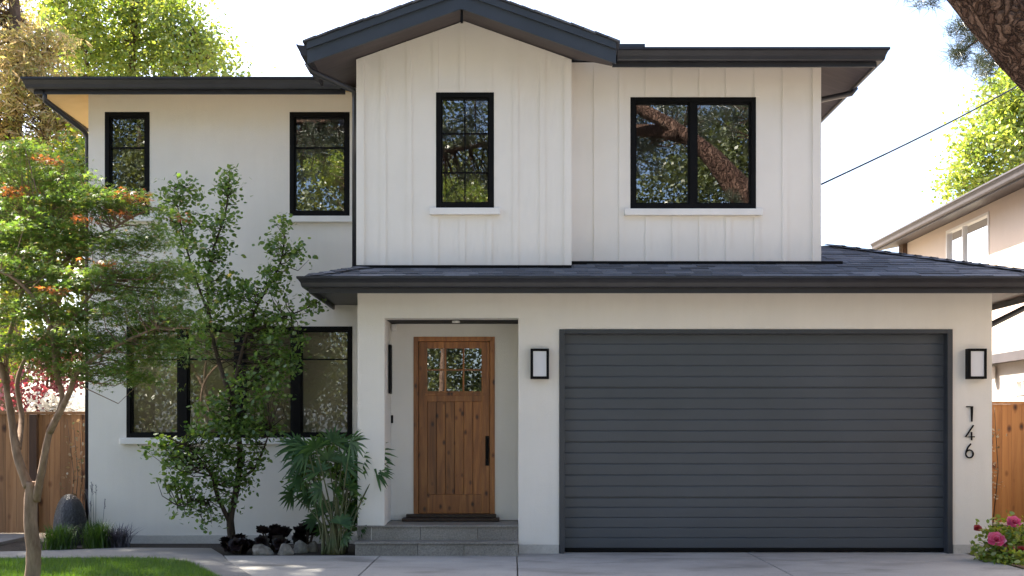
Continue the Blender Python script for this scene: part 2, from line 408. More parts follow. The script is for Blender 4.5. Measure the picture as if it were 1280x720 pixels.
# path: band between lawn and bed, then down beside the driveway
def curve(n=14):
    return None
lawn_edge = [(-9, 12.38), (-7.0, 12.36), (-5.0, 12.45), (-4.2, 12.50), (-3.75, 12.40), (-3.44, 12.15), (-3.24, 11.8), (-2.42, 10.2), (-2.42, 4.6)]
path_out = [(-9, 13.05), (-7.0, 13.05), (-6.0, 13.05), (-5.3, 13.25), (-4.6, 13.55), (-3.55, 13.50), (-3.24, 12.78), (-3.045, 12.22), (-2.18, 10.2), (-2.12, 4.6)]
pm = MB()
pm.prism([(x, y, -.06) for x, y in lawn_edge] + [(x, y, -.06) for x, y in path_out[::-1]], (0, 0, .072))
o = pm.build('path', M['path'], bevel=.005); o["kind"] = 'structure'
flat('soil_bed', [(-5.3, 13.0), (-3.0, 12.7), (-1.75, 12.7), (-1.75, 14.3), (-5.3, 14.3), (-7.2, 14.6), (-7.2, 13.0)], -.004, M['soil'])
flat('lawn_ground', [(-9, 4.6), (-2.3, 4.6), (-2.3, 10.3), (-3.3, 12.2), (-3.9, 12.6), (-9, 12.6)], -.012, M['lawn_soil'])
side = MB().box(-9, -6.25, 13.07, 15.1, -.05, .035); o = side.build('side_path', M['path'], bevel=.006); o["kind"] = 'structure'
flat('mulch_bed', [(5.16, 4.6), (9, 4.6), (9, 16.9), (5.45, 16.9), (5.16, 13.2)], .006, M['bark_mulch'])

# ------------------------------------------------------------------ house
house = empty('house', (0, 13, 0), 'white two-storey house with black windows, dark roof edges, wooden front door and grey garage door', 'house')

def wall_holes(mb, x0, x1, z0, z1, y0, y1, holes):
    """a wall slab (front y0, back y1) with rectangular holes and reveals"""
    xs = sorted(set([x0, x1] + [h[0] for h in holes] + [h[1] for h in holes]))
    zs = sorted(set([z0, z1] + [h[2] for h in holes] + [h[3] for h in holes]))
    for i in range(len(xs)-1):
        for j in range(len(zs)-1):
            cx, cz = (xs[i]+xs[i+1])/2, (zs[j]+zs[j+1])/2
            if any(h[0] < cx < h[1] and h[2] < cz < h[3] for h in holes): continue
            a, b, c, d = xs[i], xs[i+1], zs[j], zs[j+1]
            mb.quad((a, y0, c), (b, y0, c), (b, y0, d), (a, y0, d))
            mb.quad((a, y1, c), (a, y1, d), (b, y1, d), (b, y1, c))
    for a, b, c, d in holes:
        mb.quad((a, y0, c), (a, y0, d), (a, y1, d), (a, y1, c)); mb.quad((b, y0, c), (b, y1, c), (b, y1, d), (b, y0, d))
        mb.quad((a, y0, d), (b, y0, d), (b, y1, d), (a, y1, d))
        if c > z0 + 1e-6: mb.quad((a, y0, c), (a, y1, c), (b, y1, c), (b, y0, c))
    mb.quad((x0, y0, z0), (x0, y0, z1), (x0, y1, z1), (x0, y1, z0)); mb.quad((x1, y0, z0), (x1, y1, z0), (x1, y1, z1), (x1, y0, z1))
    mb.quad((x0, y0, z1), (x1, y0, z1), (x1, y1, z1), (x0, y1, z1))
    return mb

YG, YR, YL, YP = 13.0, 13.25, 14.2, 13.75      # garage / right siding / left wing / porch back planes
xBL, xBR = X(447, YG), X(713, YG)              # gable bay
xRR = X(1024.5, YR)
xGR = X(1240, YG)
xLL = X(110.5, YL)
TH = .22
win_px = {'left': (131, 187, 140, 269, YL), 'mid': (362, 437, 140, 270, YL), 'bay': (545, 617.5, 115.5, 260, YG),
          'right': (788, 945, 121.5, 261, YR), 'low': (158, 440.5, 408, 547, YL)}
def rect(k):
    a, b, t, bt, Y = win_px[k]; return (X(a, Y), X(b, Y), Z(bt, Y), Z(t, Y))

# --- left wing
lw = MB(); wall_holes(lw, xLL, -1.76, .10, 5.66, YL, YL+TH, [rect('left'), rect('mid'), rect('low')])
lw.box(xLL, xLL+TH, YL+TH, 22, .10, 5.66)
lw.build('stucco_wall', M['stucco'], house)
MB().box(xLL-.012, -1.76, YL-.014, YL+.1, -.05, .098).build('plinth', M['plinth'], house, .004)
# --- garage front
gar = (X(699, YG), X(1190.5, YG), 0.0, Z(411.5, YG))
porch = (X(480.5, YG), X(648, YG), .316, Z(397.5, YG))
zG1 = 3.0
gw = MB(); wall_holes(gw, xBL, xGR, .10, zG1, YG, YG+TH, [(gar[0], gar[1], .10, gar[3]), (porch[0], porch[1], .10, porch[3])])
gw.box(xGR-TH, xGR, YG+TH, 21, .10, zG1)          # garage side wall
gw.box(xBL, xBL+TH-.03, YG+TH, YL, .10, zG1)      # bay return
gw.build('stucco_wall', M['stucco'], house, .006)
MB().box(porch[1]+.002, gar[0]-.004, YG-.014, YG+.1, -.05, .098).build('plinth', M['plinth'], house, .004)
pl = MB(); pl.box(gar[1]+.004, xGR+.012, YG-.014, YG+.1, -.05, .098)
pl.box(xGR+.002, xGR+.012, YG+.1, 21, -.05, .098)
pl.build('plinth', M['plinth'], house, .004)
# --- porch recess
dr_x0, dr_x1 = X(517, YP), X(618.5, YP)
dr_z1 = Z(421, YP)
pf = .322
pw = MB(); wall_holes(pw, porch[0]-.02, porch[1]+.10, pf, 2.75, YP, YP+.12, [(dr_x0, dr_x1, pf, dr_z1)])
pw.box(porch[1]+.002, porch[1]+.10, YG+TH, YP, pf, 2.75); pw.box(porch[0]-.11, porch[0]-.004, YG+TH, YP, pf, 2.75)
pw.build('porch_wall', M['stucco'], house)
MB().box(porch[0], porch[1], YG+.005, YP-.002, porch[3]+.003, porch[3]+.08).build('porch_ceiling', M['black_metal'], house)
MB().box(porch[0]+.01, porch[0]+.065, YP-.10, YP-.004, Z(414, YP), porch[3]-.01).build('porch_sensor', M['trim_white'], house, .006)
pl_ = MB().tube([(X(570, 13.35), 13.35, porch[3]-.02), (X(570, 13.35), 13.35, porch[3]+.002)], .045, 16); pl_.build('porch_light', M['white_plastic'], house)
MB().box(porch[0]+.002, porch[0]+.03, YP-.34, YP-.19, Z(492, 13.45), Z(431, 13.45)).build('wall_plaque', M['black_metal'], house, .004)
MB().box(X(488, YP), X(491, YP)+.005, YP-.022, YP-.001, Z(529, YP), Z(519, YP)).build('doorbell', M['black_metal'], house, .003)
# --- upper siding: gable bay
zB0, zEave = 3.02, 5.62
xA = (xBL+xBR)/2; SL = .355; zApex = zEave + SL*(xBR-xBL)/2
by = MB(); wall_holes(by, xBL, xBR, zB0, zEave, YG, YG+TH, [rect('bay')])
by.prism([(xBL, YG, zEave), (xBR, YG, zEave), (xA, YG, zApex)], (0, TH, 0))
by.box(xBL, xBL+TH-.03, YG+TH, YL-.002, zB0, zEave); by.box(xBR-TH, xBR, YG+TH, YR+.3, zB0, zEave)
w = .062
rb = rect('bay')
for px in (479, 511.5, 544.5, 578, 611.5, 644.5, 678):
    x = X(px, YG); top = zApex - SL*abs(x-xA) - .01
    segs = [(zB0, top)]
    if rb[0]-w/2 < x < rb[1]+w/2: segs = [(zB0, rb[2]-.09), (rb[3]+.01, top)]
    for a, b in segs: by.box(x-w/2, x+w/2, YG-.011, YG-.0005, a, b)
for a, b in ((xBL-.012, xBL+.075), (xBR-.07, xBR+.012)):
    by.box(a, b, YG-.018, YG-.0005, zB0, zEave-.01)
by.box(xBL-.012, xBL-.0005, YG-.0004, YG+.09, zB0, zEave-.01)
by.build('siding_wall', M['siding'], house)
# --- upper siding: right part
zRW = 5.66
rs = MB(); wall_holes(rs, xBR-.2, xRR, zB0, zRW, YR, YR+TH, [rect('right')])
rs.box(xRR-TH, xRR, YR+TH, 22, zB0, zRW)
rr_ = rect('right')
for px in (745.5, 777, 810, 843.5, 877, 910.5, 946, 981):
    x = X(px, YR); segs = [(zB0, zRW)]
    if rr_[0]-w/2 < x < rr_[1]+w/2: segs = [(zB0, rr_[2]-.09), (rr_[3]+.01, zRW)]
    for a, b in segs: rs.box(x-w/2, x+w/2, YR-.011, YR-.0005, a, b)
rs.box(xRR-.085, xRR+.013, YR-.018, YR-.0005, zB0, zRW); rs.box(xRR+.0005, xRR+.013, YR-.0004, YR+.09, zB0, zRW)
rs.build('siding_wall', M['siding'], house)
MB().box(xLL+.3, xRR-.3, 21.7, 22, .1, 5.6).box(xRR-.2, xGR-.3, 20.7, 21, .1, 2.9).build('rear_wall', M['stucco'], house)
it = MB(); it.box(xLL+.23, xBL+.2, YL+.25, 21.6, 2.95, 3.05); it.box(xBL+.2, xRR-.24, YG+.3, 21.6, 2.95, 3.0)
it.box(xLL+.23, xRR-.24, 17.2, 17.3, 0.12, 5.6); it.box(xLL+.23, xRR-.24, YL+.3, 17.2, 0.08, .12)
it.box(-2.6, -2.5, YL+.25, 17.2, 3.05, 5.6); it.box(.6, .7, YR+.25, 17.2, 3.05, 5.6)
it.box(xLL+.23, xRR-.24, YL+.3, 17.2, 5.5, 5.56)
it.build('dimmed_interior', M['dark_room'], house)

# --- windows: frame mesh > pane, muntin, sill
def window(k, cols=1, rails=(), vm=(), mull=.055, fr=.055, sill=True, glass='glass', rail_w=.018, yoff=.03):
    x0, x1, z0, z1 = rect(k); Y = win_px[k][4]; y0 = Y - .006; y1 = Y + .085
    b = MB()
    b.box(x0, x0+fr, y0, y1, z0, z1); b.box(x1-fr, x1, y0, y1, z0, z1)
    b.box(x0+fr, x1-fr, y0, y1, z1-fr, z1); b.box(x0+fr, x1-fr, y0, y1, z0, z0+fr)
    cw = (x1-x0-2*fr-(cols-1)*mull)/cols
    spans = []
    for c in range(cols):
        a = x0+fr+c*(cw+mull); spans.append((a, a+cw))
        if c: b.box(a-mull, a, y0+.004, y1, z0+fr, z1-fr)
    f = b.build('window', M['black_metal'], house, .004)
    for a, c in spans:
        s = MB(); t = .017
        s.box(a, a+t, y0+.022, y1-.01, z0+fr, z1-fr); s.box(c-t, c, y0+.022, y1-.01, z0+fr, z1-fr)
        s.box(a+t, c-t, y0+.022, y1-.01, z1-fr-t, z1-fr); s.box(a+t, c-t, y0+.022, y1-.01, z0+fr, z0+fr+t)
        s.build('sash', M['black_metal'], f)
        MB().quad((a+t, Y+.05, z0+fr+t), (c-t, Y+.05, z0+fr+t), (c-t, Y+.05, z1-fr-t), (a+t, Y+.05, z1-fr-t)).build('pane', M[glass], f)
        for zr in rails:
            MB().box(a+t, c-t, Y+.028, Y+.062, zr-rail_w/2, zr+rail_w/2).build('muntin', M['black_metal'], f)
        for xv in vm:
            MB().box(xv-rail_w/2, xv+rail_w/2, Y+.026, Y+.060, z0+fr+t, z1-fr-t).build('muntin', M['black_metal'], f)
    if sill:
        MB().box(x0-.07, x1+.07, Y-.055, Y-.001, z0-.082, z0-.006).build('sill', M['trim_white'], f, .006)
    return f
window('left', rails=(Z(184, YL),))
window('mid', rails=(Z(184, YL),))
window('bay', rails=(Z(166, YG), Z(215, YG)), vm=(X(581, YG),), rail_w=.013)
window('right', cols=2, mull=.075)
fl = window('low', cols=4, rails=(Z(449, YL),), mull=.115, fr=.05, glass='glass_low')
lx0, lx1, lz0, lz1 = rect('low')
MB().box(lx0-.05, lx1+.05, YL+.14, YL+.150, lz0-.05, lz1+.04).build('roller_shade', M['shade'], fl)

# --- front door
dy = YP + .03
fx0, fx1 = dr_x0, dr_x1
jw = .058
fm = MB(); fm.box(fx0, fx0+jw, YP-.012, YP+.11, pf, dr_z1); fm.box(fx1-jw, fx1, YP-.012, YP+.11, pf, dr_z1); fm.box(fx0+jw, fx1-jw, YP-.012, YP+.11, dr_z1-.055, dr_z1)
d0, d1 = fx0+jw+.004, fx1-jw-.004; dz0, dz1 = pf+.075, dr_z1-.059
gx0, gx1, gz0, gz1 = X(534, dy), X(602, dy), Z(489, dy), Z(435.5, dy)
px0, px1, pz0, pz1 = X(534, dy), X(602.5, dy), Z(618, dy), Z(502, dy)
b = MB()
b.box(d0, gx0, dy, dy+.05, dz0, dz1); b.box(gx1, d1, dy, dy+.05, dz0, dz1)      # stiles
b.box(gx0, gx1, dy+.001, dy+.05, gz1, dz1); b.box(gx0, gx1, dy+.001, dy+.05, pz1, gz0); b.box(gx0, gx1, dy+.001, dy+.05, dz0, pz0)
nb = 6
for i in range(nb):
    a = px0+(px1-px0)*i/nb; b.box(a+.002, a+(px1-px0)/nb-.002, dy+.016, dy+.04, pz0, pz1)
mw = .011
for i in (1, 2):
    xm = gx0+(gx1-gx0)*i/3; b.box(xm-mw, xm+mw, dy+.006, dy+.044, gz0, gz1)
zm = (gz0+gz1)/2; b.box(gx0, gx1, dy+.009, dy+.041, zm-mw, zm+mw)
b.box(gx0-.03, gx1+.03, dy-.012, dy+.002, gz0-.055, gz0-.02)
door = b.build('front_door', M['door_wood'], house, .003)
fm.build('door_frame', M['door_wood'], door, .003)
MB().quad((gx0, dy+.026, gz0), (gx1, dy+.026, gz0), (gx1, dy+.026, gz1), (gx0, dy+.026, gz1)).build('pane', M['glass'], door)
hx = X(609, dy)
hb = MB().box(hx-.022, hx+.022, dy-.014, dy-.001, Z(582, dy), Z(545, dy)); hb.tube([(hx, dy-.012, Z(575, dy)), (hx, dy-.055, Z(572, dy)), (hx, dy-.055, Z(553, dy)), (hx, dy-.012, Z(550, dy))], .010, 8)
hb.build('door_handle', M['black_metal'], door)
th = MB().box(X(507, 13.6), X(620, 13.6), YP-.10, YP+.02, pf+.035, pf+.075); th.box(X(502, 13.5), X(624, 13.5), YP-.22, YP-.0, pf, pf+.036)
th.build('threshold', M['dark_wood'], door, .006)
# --- garage door: sectional, grooved slats
gz1_ = gar[3]; fw = .062
gf = MB(); gf.box(gar[0]+.002, gar[0]+fw, YG-.02, YG+.14, 0.0, gz1_-.002); gf.box(gar[1]-fw, gar[1]-.002, YG-.02, YG+.14, 0.0, gz1_-.002)
gf.box(gar[0]+fw, gar[1]-fw, YG-.02, YG+.14, gz1_-fw+.01, gz1_-.002)
gy = YG + .10; ga, gb = gar[0]+fw-.01, gar[1]-fw+.01; gtop = gz1_-fw+.03
seams = [Z(484, gy), Z(552, gy), Z(621.5, gy)]
edges = [gtop] + seams + [.05]
prof = []
for s in range(4):
    top, bot = edges[s], edges[s+1]; n = 5
    for k in range(n):
        a = top - (top-bot)*k/n; c = top - (top-bot)*(k+1)/n
        gd = .018 if k == 0 else .007
        gh = .009 if k == 0 else .003
        prof += [(gy+gd, a), (gy+gd, a-gh), (gy+.002, a-gh-.004), (gy, a-gh-.012), (gy, c+.008), (gy+.003, c+.002)]
prof.append((gy+.01, .05))
gd_ = MB()
vv = [(ga, y, z) for y, z in prof] + [(gb, y, z) for y, z in prof]; n = len(prof)
gd_.add(vv, [(i, i+1, n+i+1, n+i) for i in range(n-1)])
gd_.box(ga, gb, gy+.02, gy+.05, .04, gtop)
gdo = gd_.build('garage_door', M['garage'], house)
gf.build('door_frame', M['garage_frame'], gdo, .004)
MB().box(ga, gb, gy-.006, gy+.018, .012, .052).build('bottom_seal', M['black_metal'], gdo, .004)
# --- steps
yS = 12.74
xs0, xs1 = X(443.5, yS), X(648, YG)-.004
st = MB()
cuts = [xs0, X(522, yS), X(580, yS), xs1]
for i in range(3): st.box(cuts[i]+.002, cuts[i+1]-.002, yS+.012, yS+.30, -.02, .128)
st.box(xs0-.012, xs1, yS-.008, yS+.31, .130, .152)
st.build('step', M['granite'], house, .003)
yU = YG - .012
st = MB(); cuts = [xBL+.0, X(464, yU), X(525.5, yU), X(597, yU), xs1]
for i in range(4): st.box(cuts[i]+.002, cuts[i+1]-.002, yU+.010, yU+.2, .152, .296)
st.box(xBL-.01, xs1, yU-.008, YP+.0, .297, .318)
st.build('step', M['granite'], house, .003)

# --- roofs
def gutter(mb, a, b, outn, z, h=.105, d=.115, mitre_a=0, mitre_b=0):
    """K style gutter from a to b (xy), outward normal outn, lip height z; mitre extends the outer face"""
    a = Vector((*a, 0)); b = Vector((*b, 0)); t = (b-a).normalized(); nrm = Vector((*outn, 0))
    pr = [(0, -.004), (0, -h), (.062, -h), (.070, -h+.014), (.078, -h+.05), (.100, -.034), (d, -.024), (d, 0), (d-.012, 0), (d-.012, -.012), (.012, -.020)]
    ra = [a + nrm*p - t*(p*mitre_a) + Vector((0, 0, z+q)) for p, q in pr]
    rb = [b + nrm*p + t*(p*mitre_b) + Vector((0, 0, z+q)) for p, q in pr]
    mb.sweep(pr, [ra, rb])

def hip_top(mb, x0, x1, y0, y1, z, pitch):
    wx, wy = x1-x0, y1-y0; r = min(wx, wy)/2; zr = z + pitch*r
    if wx >= wy:
        p, q = (x0+r, y0+r, zr), (x1-r, y0+r, zr)
        A, B, C, D = (x0, y0, z), (x1, y0, z), (x1, y1, z), (x0, y1, z)
        mb.poly([A, B, q, p]); mb.poly([B, C, q]); mb.poly([C, D, p, q]); mb.poly([D, A, p])
    else:
        p, q = (x0+r, y0+r, zr), (x0+r, y1-r, zr)
        A, B, C, D = (x0, y0, z), (x1, y0, z), (x1, y1, z), (x0, y1, z)
        mb.poly([A, B, p]); mb.poly([B, C, q, p]); mb.poly([C, D, q]); mb.poly([D, A, p, q])

def soffit(mb, outer, inner, zo, zi):
    (x0, x1, y0, y1), (a0, a1, b0, b1) = outer, inner
    O = [(x0, y0, zo), (x1, y0, zo), (x1, y1, zo), (x0, y1, zo)]; I = [(a0, b0, zi), (a1, b0, zi), (a1, b1, zi), (a0, b1, zi)]
    for i in range(4):
        j = (i+1) % 4; mb.quad(O[i], I[i], I[j], O[j])

# main roof over the right part
mo = (-1.9, X(1113, 12.66)-.115, 12.66+.115, 22.7); zl = Z(58.5, 12.66)
rf = MB(); zm0 = zl+.006; pm_ = .27; hr = (mo[1]-(-2.0))/2
def zmr(y): return zm0 + pm_*(y-mo[2])
ap = (mo[1]-4.2, mo[2]+4.2, zmr(mo[2]+4.2)); ap2 = (ap[0], mo[3]-4.2, ap[2])
rf.poly([(1.12, mo[2], zm0), (mo[1], mo[2], zm0), ap, (-1.6, ap[1], ap[2]), (-1.6, 15.1, zmr(15.1)), (-.55, 14.93, zmr(14.93))])
rf.poly([(mo[1], mo[2], zm0), (mo[1], mo[3], zm0), ap2, ap]); rf.poly([ap, ap2, (-1.6, ap2[1], ap[2]), (-1.6, ap[1], ap[2])])
rf.poly([(mo[1], mo[3], zm0), (-1.6, mo[3], zm0), (-1.6, ap2[1], ap[2]), ap2])
rf.poly([(-1.6, 14.7, 5.3), (-1.6, 14.7, zmr(14.7)), (-1.6, ap[1], ap[2]), (-1.6, ap2[1], ap[2]), (-1.6, mo[3], zm0), (-1.6, mo[3], 5.3)])
roof_main = rf.build('roof', M['shingle'], house)
sf = MB(); zo_, zi_ = zl-.165, 5.645
sf.quad((1.12, mo[2], zo_), (1.12, YR, zi_), (xRR, YR, zi_), (mo[1], mo[2], zo_)); sf.quad((mo[1], mo[2], zo_), (xRR, YR, zi_), (xRR, 22.0, zi_), (mo[1], mo[3], zo_))
sf.build('soffit', M['soffit'], roof_main)
fa = MB()
fa.box(1.12, mo[1], mo[2]+.001, mo[2]+.022, zl-.185, zl-.001); fa.box(mo[1]-.022, mo[1]-.001, mo[2]+.022, mo[3], zl-.185, zl-.001)
fa.build('fascia', M['gutter'], roof_main)
gt = MB(); gutter(gt, (1.17, mo[2]), (mo[1], mo[2]), (0, -1), zl, h=.135, mitre_b=1)
gutter(gt, (mo[1], mo[2]), (mo[1], mo[3]), (1, 0), zl, h=.135, mitre_a=1)
gt.build('gutter', M['gutter'], roof_main)
ds = MB().tube([(mo[1]+.03, 13.65, zl-.15), (mo[1]-.02, 13.66, zl-.22), (xRR+.06, 13.70, zl-.30), (xRR+.045, 13.70, zl-.42), (xRR+.045, 13.70, 3.15)], .035, 10)
ds.build('downspout', M['gutter'], house)
MB().box(1.13, 1.48, 12.72, 13.3, zl-.001, zl+.055).build('flashing', M['barge'], roof_main)

# left wing roof
lo = (X(25, 13.6)+.115, -1.7, 13.6+.115, 22.7); zll = Z(95.5, 13.6)
rf = MB(); zm1 = zll+.006; k_ = 4.0; zk = zm1+.25*k_
rf.poly([(lo[0], lo[2], zm1), (-1.77, lo[2], zm1), (-1.77, YL+.1, zm1+.25*(YL+.1-lo[2])), (1.0, YL+.1, zm1+.25*(YL+.1-lo[2])), (1.0, lo[2]+k_, zk), (lo[0]+k_, lo[2]+k_, zk)])
rf.poly([(lo[0], lo[2], zm1), (lo[0]+k_, lo[2]+k_, zk), (lo[0]+k_, lo[3]-k_, zk), (lo[0], lo[3], zm1)])
rf.poly([(lo[0]+k_, lo[2]+k_, zk), (1.0, lo[2]+k_, zk), (1.0, lo[3]-k_, zk), (lo[0]+k_, lo[3]-k_, zk)])
rf.poly([(lo[0], lo[3], zm1), (lo[0]+k_, lo[3]-k_, zk), (1.0, lo[3]-k_, zk), (1.0, lo[3], zm1)])
roof_left = rf.build('roof', M['shingle'], house)
sf = MB(); zo_, zi_ = zll-.14, 5.60
sf.quad((lo[0], lo[2], zo_), (xLL, YL, zi_), (-1.77, YL, zi_), (-1.77, lo[2], zo_)); sf.quad((lo[0], lo[2], zo_), (lo[0], lo[3], zo_), (xLL, 22.0, zi_), (xLL, YL, zi_))
sf.build('soffit', M['soffit_gold_lit'], roof_left)
fa = MB(); fa.box(lo[0], -2.0, lo[2]+.001, lo[2]+.022, zll-.175, zll-.001); fa.box(lo[0]+.001, lo[0]+.022, lo[2]+.022, lo[3], zll-.175, zll-.001)
fa.build('fascia', M['gutter'], roof_left)
gt = MB(); gutter(gt, (lo[0], lo[2]), (-2.05, lo[2]), (0, -1), zll, h=.13, mitre_a=1)
gutter(gt, (lo[0], lo[2]), (lo[0], lo[3]), (-1, 0), zll, h=.13, mitre_a=1)
gt.build('gutter', M['gutter'], roof_left)
ds = MB().tube([(lo[0]+.12, 13.74, zll-.13), (lo[0]+.12, 13.75, zll-.24), (xLL-.09, 14.28, zll-.46), (xLL-.045, 14.30, zll-.56), (xLL-.045, 14.30, .05)], .034, 10)
ds.build('downspout', M['gutter'], house)

# gable roof over the bay
hw = 1.67; zt = 6.185; tk = .125; yF = 12.4
gr = MB(); sg = MB()
def zg(x): return zt - SL*abs(x-xA)
planL = [(xA, yF), (xA-hw, yF), (xA-hw, 13.3), (-1.80, 14.15), (-1.6, 15.2), (xA, 15.2)]
planR = [(xA, yF), (xA, 14.95), (xA+hw, 12.80), (xA+hw, yF)]
for plan in (planL, planR):
    gr.prism([(x, y, zg(x)-.04) for x, y in plan], (0, 0, .04))
roof_gable = gr.build('roof', M['shingle'], house)
sg.poly([(x, max(y, yF+.02), zg(x)-tk) for x, y in planL])
sg.poly([(x, y, zg(x)-tk) for x, y in ((xA, yF+.02), (xA, 14.0), (xBR-.02, 13.1), (xBR-.02, yF+.02))])
sg.poly([(x, y, zg(x)-tk) for x, y in ((xBR-.02, yF+.02), (xBR-.02, 13.1), (xBR+.03, YG-.02), (xA+hw-.01, 12.79), (xA+hw-.01, yF+.02))])
sg.build('soffit', M['soffit'], roof_gable)
bb = MB(); bh = .215
for s in (-1, 1):
    x1 = xA+s*hw; zo = zt-.012
    bb.prism([(xA, yF-.03, zo), (x1, yF-.03, zo-SL*hw), (x1, yF-.03, zo-SL*hw-bh), (xA, yF-.03, zo-bh)], (0, .032, 0))
    bb.prism([(xA, yF-.055, zo+.012), (x1, yF-.055, zo+.012-SL*hw), (x1, yF-.055, zo-SL*hw-.065), (xA, yF-.055, zo-.065)], (0, .024, 0))
bb.build('barge_board', M['barge'], roof_gable)
sh = MB()      # projecting shingle edge along the rake
rng = random.Random(5)
for s in (-1, 1):
    n = 13
    for i in range(n):
        u0, u1 = hw*1.02*i/n, hw*1.02*(i+1)/n+.01; z0_ = zt+.004+rng.uniform(0, .006)
        dp = 12.8-yF+.05 if s > 0 else .95
        sh.prism([(xA+s*u0, yF-.075, z0_-SL*u0+.004), (xA+s*u1, yF-.075, z0_-SL*u1), (xA+s*u1, yF-.075, z0_-SL*u1+.018), (xA+s*u0, yF-.075, z0_-SL*u0+.024)], (0, dp, 0))
sh.build('shingles', M['shingle'], roof_gable)
MB().box(xA-.014, xA+.014, yF+.005, yF+.045, zt-.36, zt-.02).build('ridge_strut', M['black_metal'], roof_gable)
xE = xA-hw
fa = MB().box(xE-.0, xE+.02, yF, 13.3, zt-SL*hw-.2, zt-SL*hw-.012); fa.build('fascia', M['gutter'], roof_gable)
gt = MB(); gutter(gt, (xE-.003, yF-.03), (xE-.003, 13.3), (-1, 0), zt-SL*hw-.012, h=.13)
gt.build('gutter', M['gutter'], roof_gable)
zq = zt-SL*hw
ds = MB().tube([(xE-.05, yF+.25, zq-.13), (xE+.0, yF+.27, zq-.22), (xBL-.06, YG+.10, zq-.30), (xBL-.045, YG+.12, zq-.42), (xBL-.045, YG+.12, 3.1)], .034, 10)
ds.build('downspout', M['gutter'], house)

# lower roof over porch and garage
zL = 3.07; ex0, ex1, ey0 = X(372, 12.4)+.10, 6.02, 12.4+.115; PT = .33
yTop = 14.55
def zr(y): return zL + .012 + PT*(y-ey0)
def zx(x): return zL + .012 + PT*(ex1-x)
lr = MB()
cap = 1.98; xr, yr = ex1-cap, ey0+cap                  # hip end and ridge height
zrg = zr(yr)
lr.poly([(ex0, ey0, zL+.01), (ex1, ey0, zL+.01), (xr, yr, zrg), (xBR, yr, zrg), (xBR, YG+.2, zr(YG+.2)), (xBL, YG, zr(YG))])
lr.poly([(ex1, ey0, zL+.01), (ex1, 21.6, zL+.01), (xr, 21.6-cap, zrg), (xr, yr, zrg)])
lr.poly([(xr, yr, zrg), (xr, 21.6-cap, zrg), (3.0, 21.6-cap, zrg), (3.0, yr, zrg)])
lr.poly([(ex0, ey0, zL+.01), (xBL, YG, zr(YG)), (xBL, YL, zr(YG)), (ex0, YL, zL+.01)])
roof_low = lr.build('roof', M['shingle'], house)
tb = MB(); rng = random.Random(11)
def tabs(mb, fixed):
    row = 0; d = 0.0; ew = .135
    while d < cap - .02:
        d1 = min(d+ew*1.08, cap)
        if fixed == 'front':
            lo_, hi_ = ex0 + d*.93, ex1 - d
        else:
            lo_, hi_ = ey0 + d, 21.4 - d
        p = lo_
        while p < hi_ - .02:
            wd = rng.uniform(.16, .34); q = min(p+wd, hi_)
            th_ = rng.choice((.008, .011, .016)); e = rng.uniform(-.008, .004)
            if fixed == 'front':
                yy0, yy1 = ey0+d+e-.02, ey0+d1
                if yy1 > YG-.002 and p < xBR and q > xBL:
                    yy1 = min(yy1, YG-.003)
                if yy1 > YR-.02 and p < xRR+.05: yy1 = min(yy1, YR-.02)
                if yy1 > yy0+.02:
                    a, b_ = zr(yy0)+.001, zr(yy1)+.001
                    mb.add([(p+.002, yy0, a), (q-.002, yy0, a), (q-.002, yy1, b_), (p+.002, yy1, b_), (p+.002, yy0, a+th_), (q-.002, yy0, a+th_), (q-.002, yy1, b_+.004), (p+.002, yy1, b_+.004)],
                           [(0,1,5,4), (4,5,6,7), (1,2,6,5), (3,0,4,7)])
            else:
                xx0, xx1 = ex1-d-e+.02, ex1-d1
                a, b_ = zx(xx0)+.001, zx(xx1)+.001
                mb.add([(xx0, p, a), (xx0, q-.004, a), (xx1, q-.004, b_), (xx1, p, b_), (xx0, p, a+th_), (xx0, q-.004, a+th_), (xx1, q-.004, b_+.004), (xx1, p, b_+.004)],
                       [(0,1,5,4), (4,5,6,7), (1,2,6,5), (3,0,4,7)])
            p = q
        d += ew
tabs(tb, 'front'); tabs(tb, 'side')
k = 0
while k < 14:                                           # hip caps
    t0, t1 = cap*k/14, cap*(k+1.25)/14
    x0_, y0_ = ex1-t0, ey0+t0; x1_, y1_ = ex1-t1, ey0+t1
    a, c = zr(y0_)+.034, zr(y1_)+.022
    tb.add([(x0_-.09, y0_-.09+.0, a-.03), (x0_, y0_, a), (x0_+.09, y0_+.09, a-.03), (x1_-.09, y1_-.09, c-.03), (x1_, y1_, c), (x1_+.09, y1_+.09, c-.03)],
           [(0,1,4,3), (1,2,5,4), (0,2,1)])
    k += 1
for k in range(5):                                      # left hip caps
    t0, t1 = .58*k/5, .58*(k+1.2)/5
    x0_, y0_ = ex0+t0*.9, ey0+t0*.85; x1_, y1_ = ex0+t1*.9, ey0+t1*.85
    a, c = zr(y0_)+.034, zr(y1_)+.022
    tb.add([(x0_-.08, y0_+.08, a-.03), (x0_, y0_, a), (x0_+.08, y0_-.08, a-.03), (x1_-.08, y1_+.08, c-.03), (x1_, y1_, c), (x1_+.08, y1_-.08, c-.03)],
           [(0,1,4,3), (1,2,5,4), (0,2,1)])
tb.build('shingles', M['shingle'], roof_low)
sf = MB()
sf.quad((ex0, ey0, 2.955), (ex0, YL, 2.955), (xBL+.002, YL, 2.955), (xBL+.002, ey0, 2.955)); sf.quad((xBL+.002, ey0, 2.955), (xBL+.002, YG, 2.965), (ex1, YG, 2.965), (ex1, ey0, 2.955))
sf.quad((xGR, YG, 2.965), (xGR, 21.5, 2.965), (ex1, 21.5, 2.955), (ex1, YG, 2.965))
sf.build('soffit', M['gutter'], roof_low)
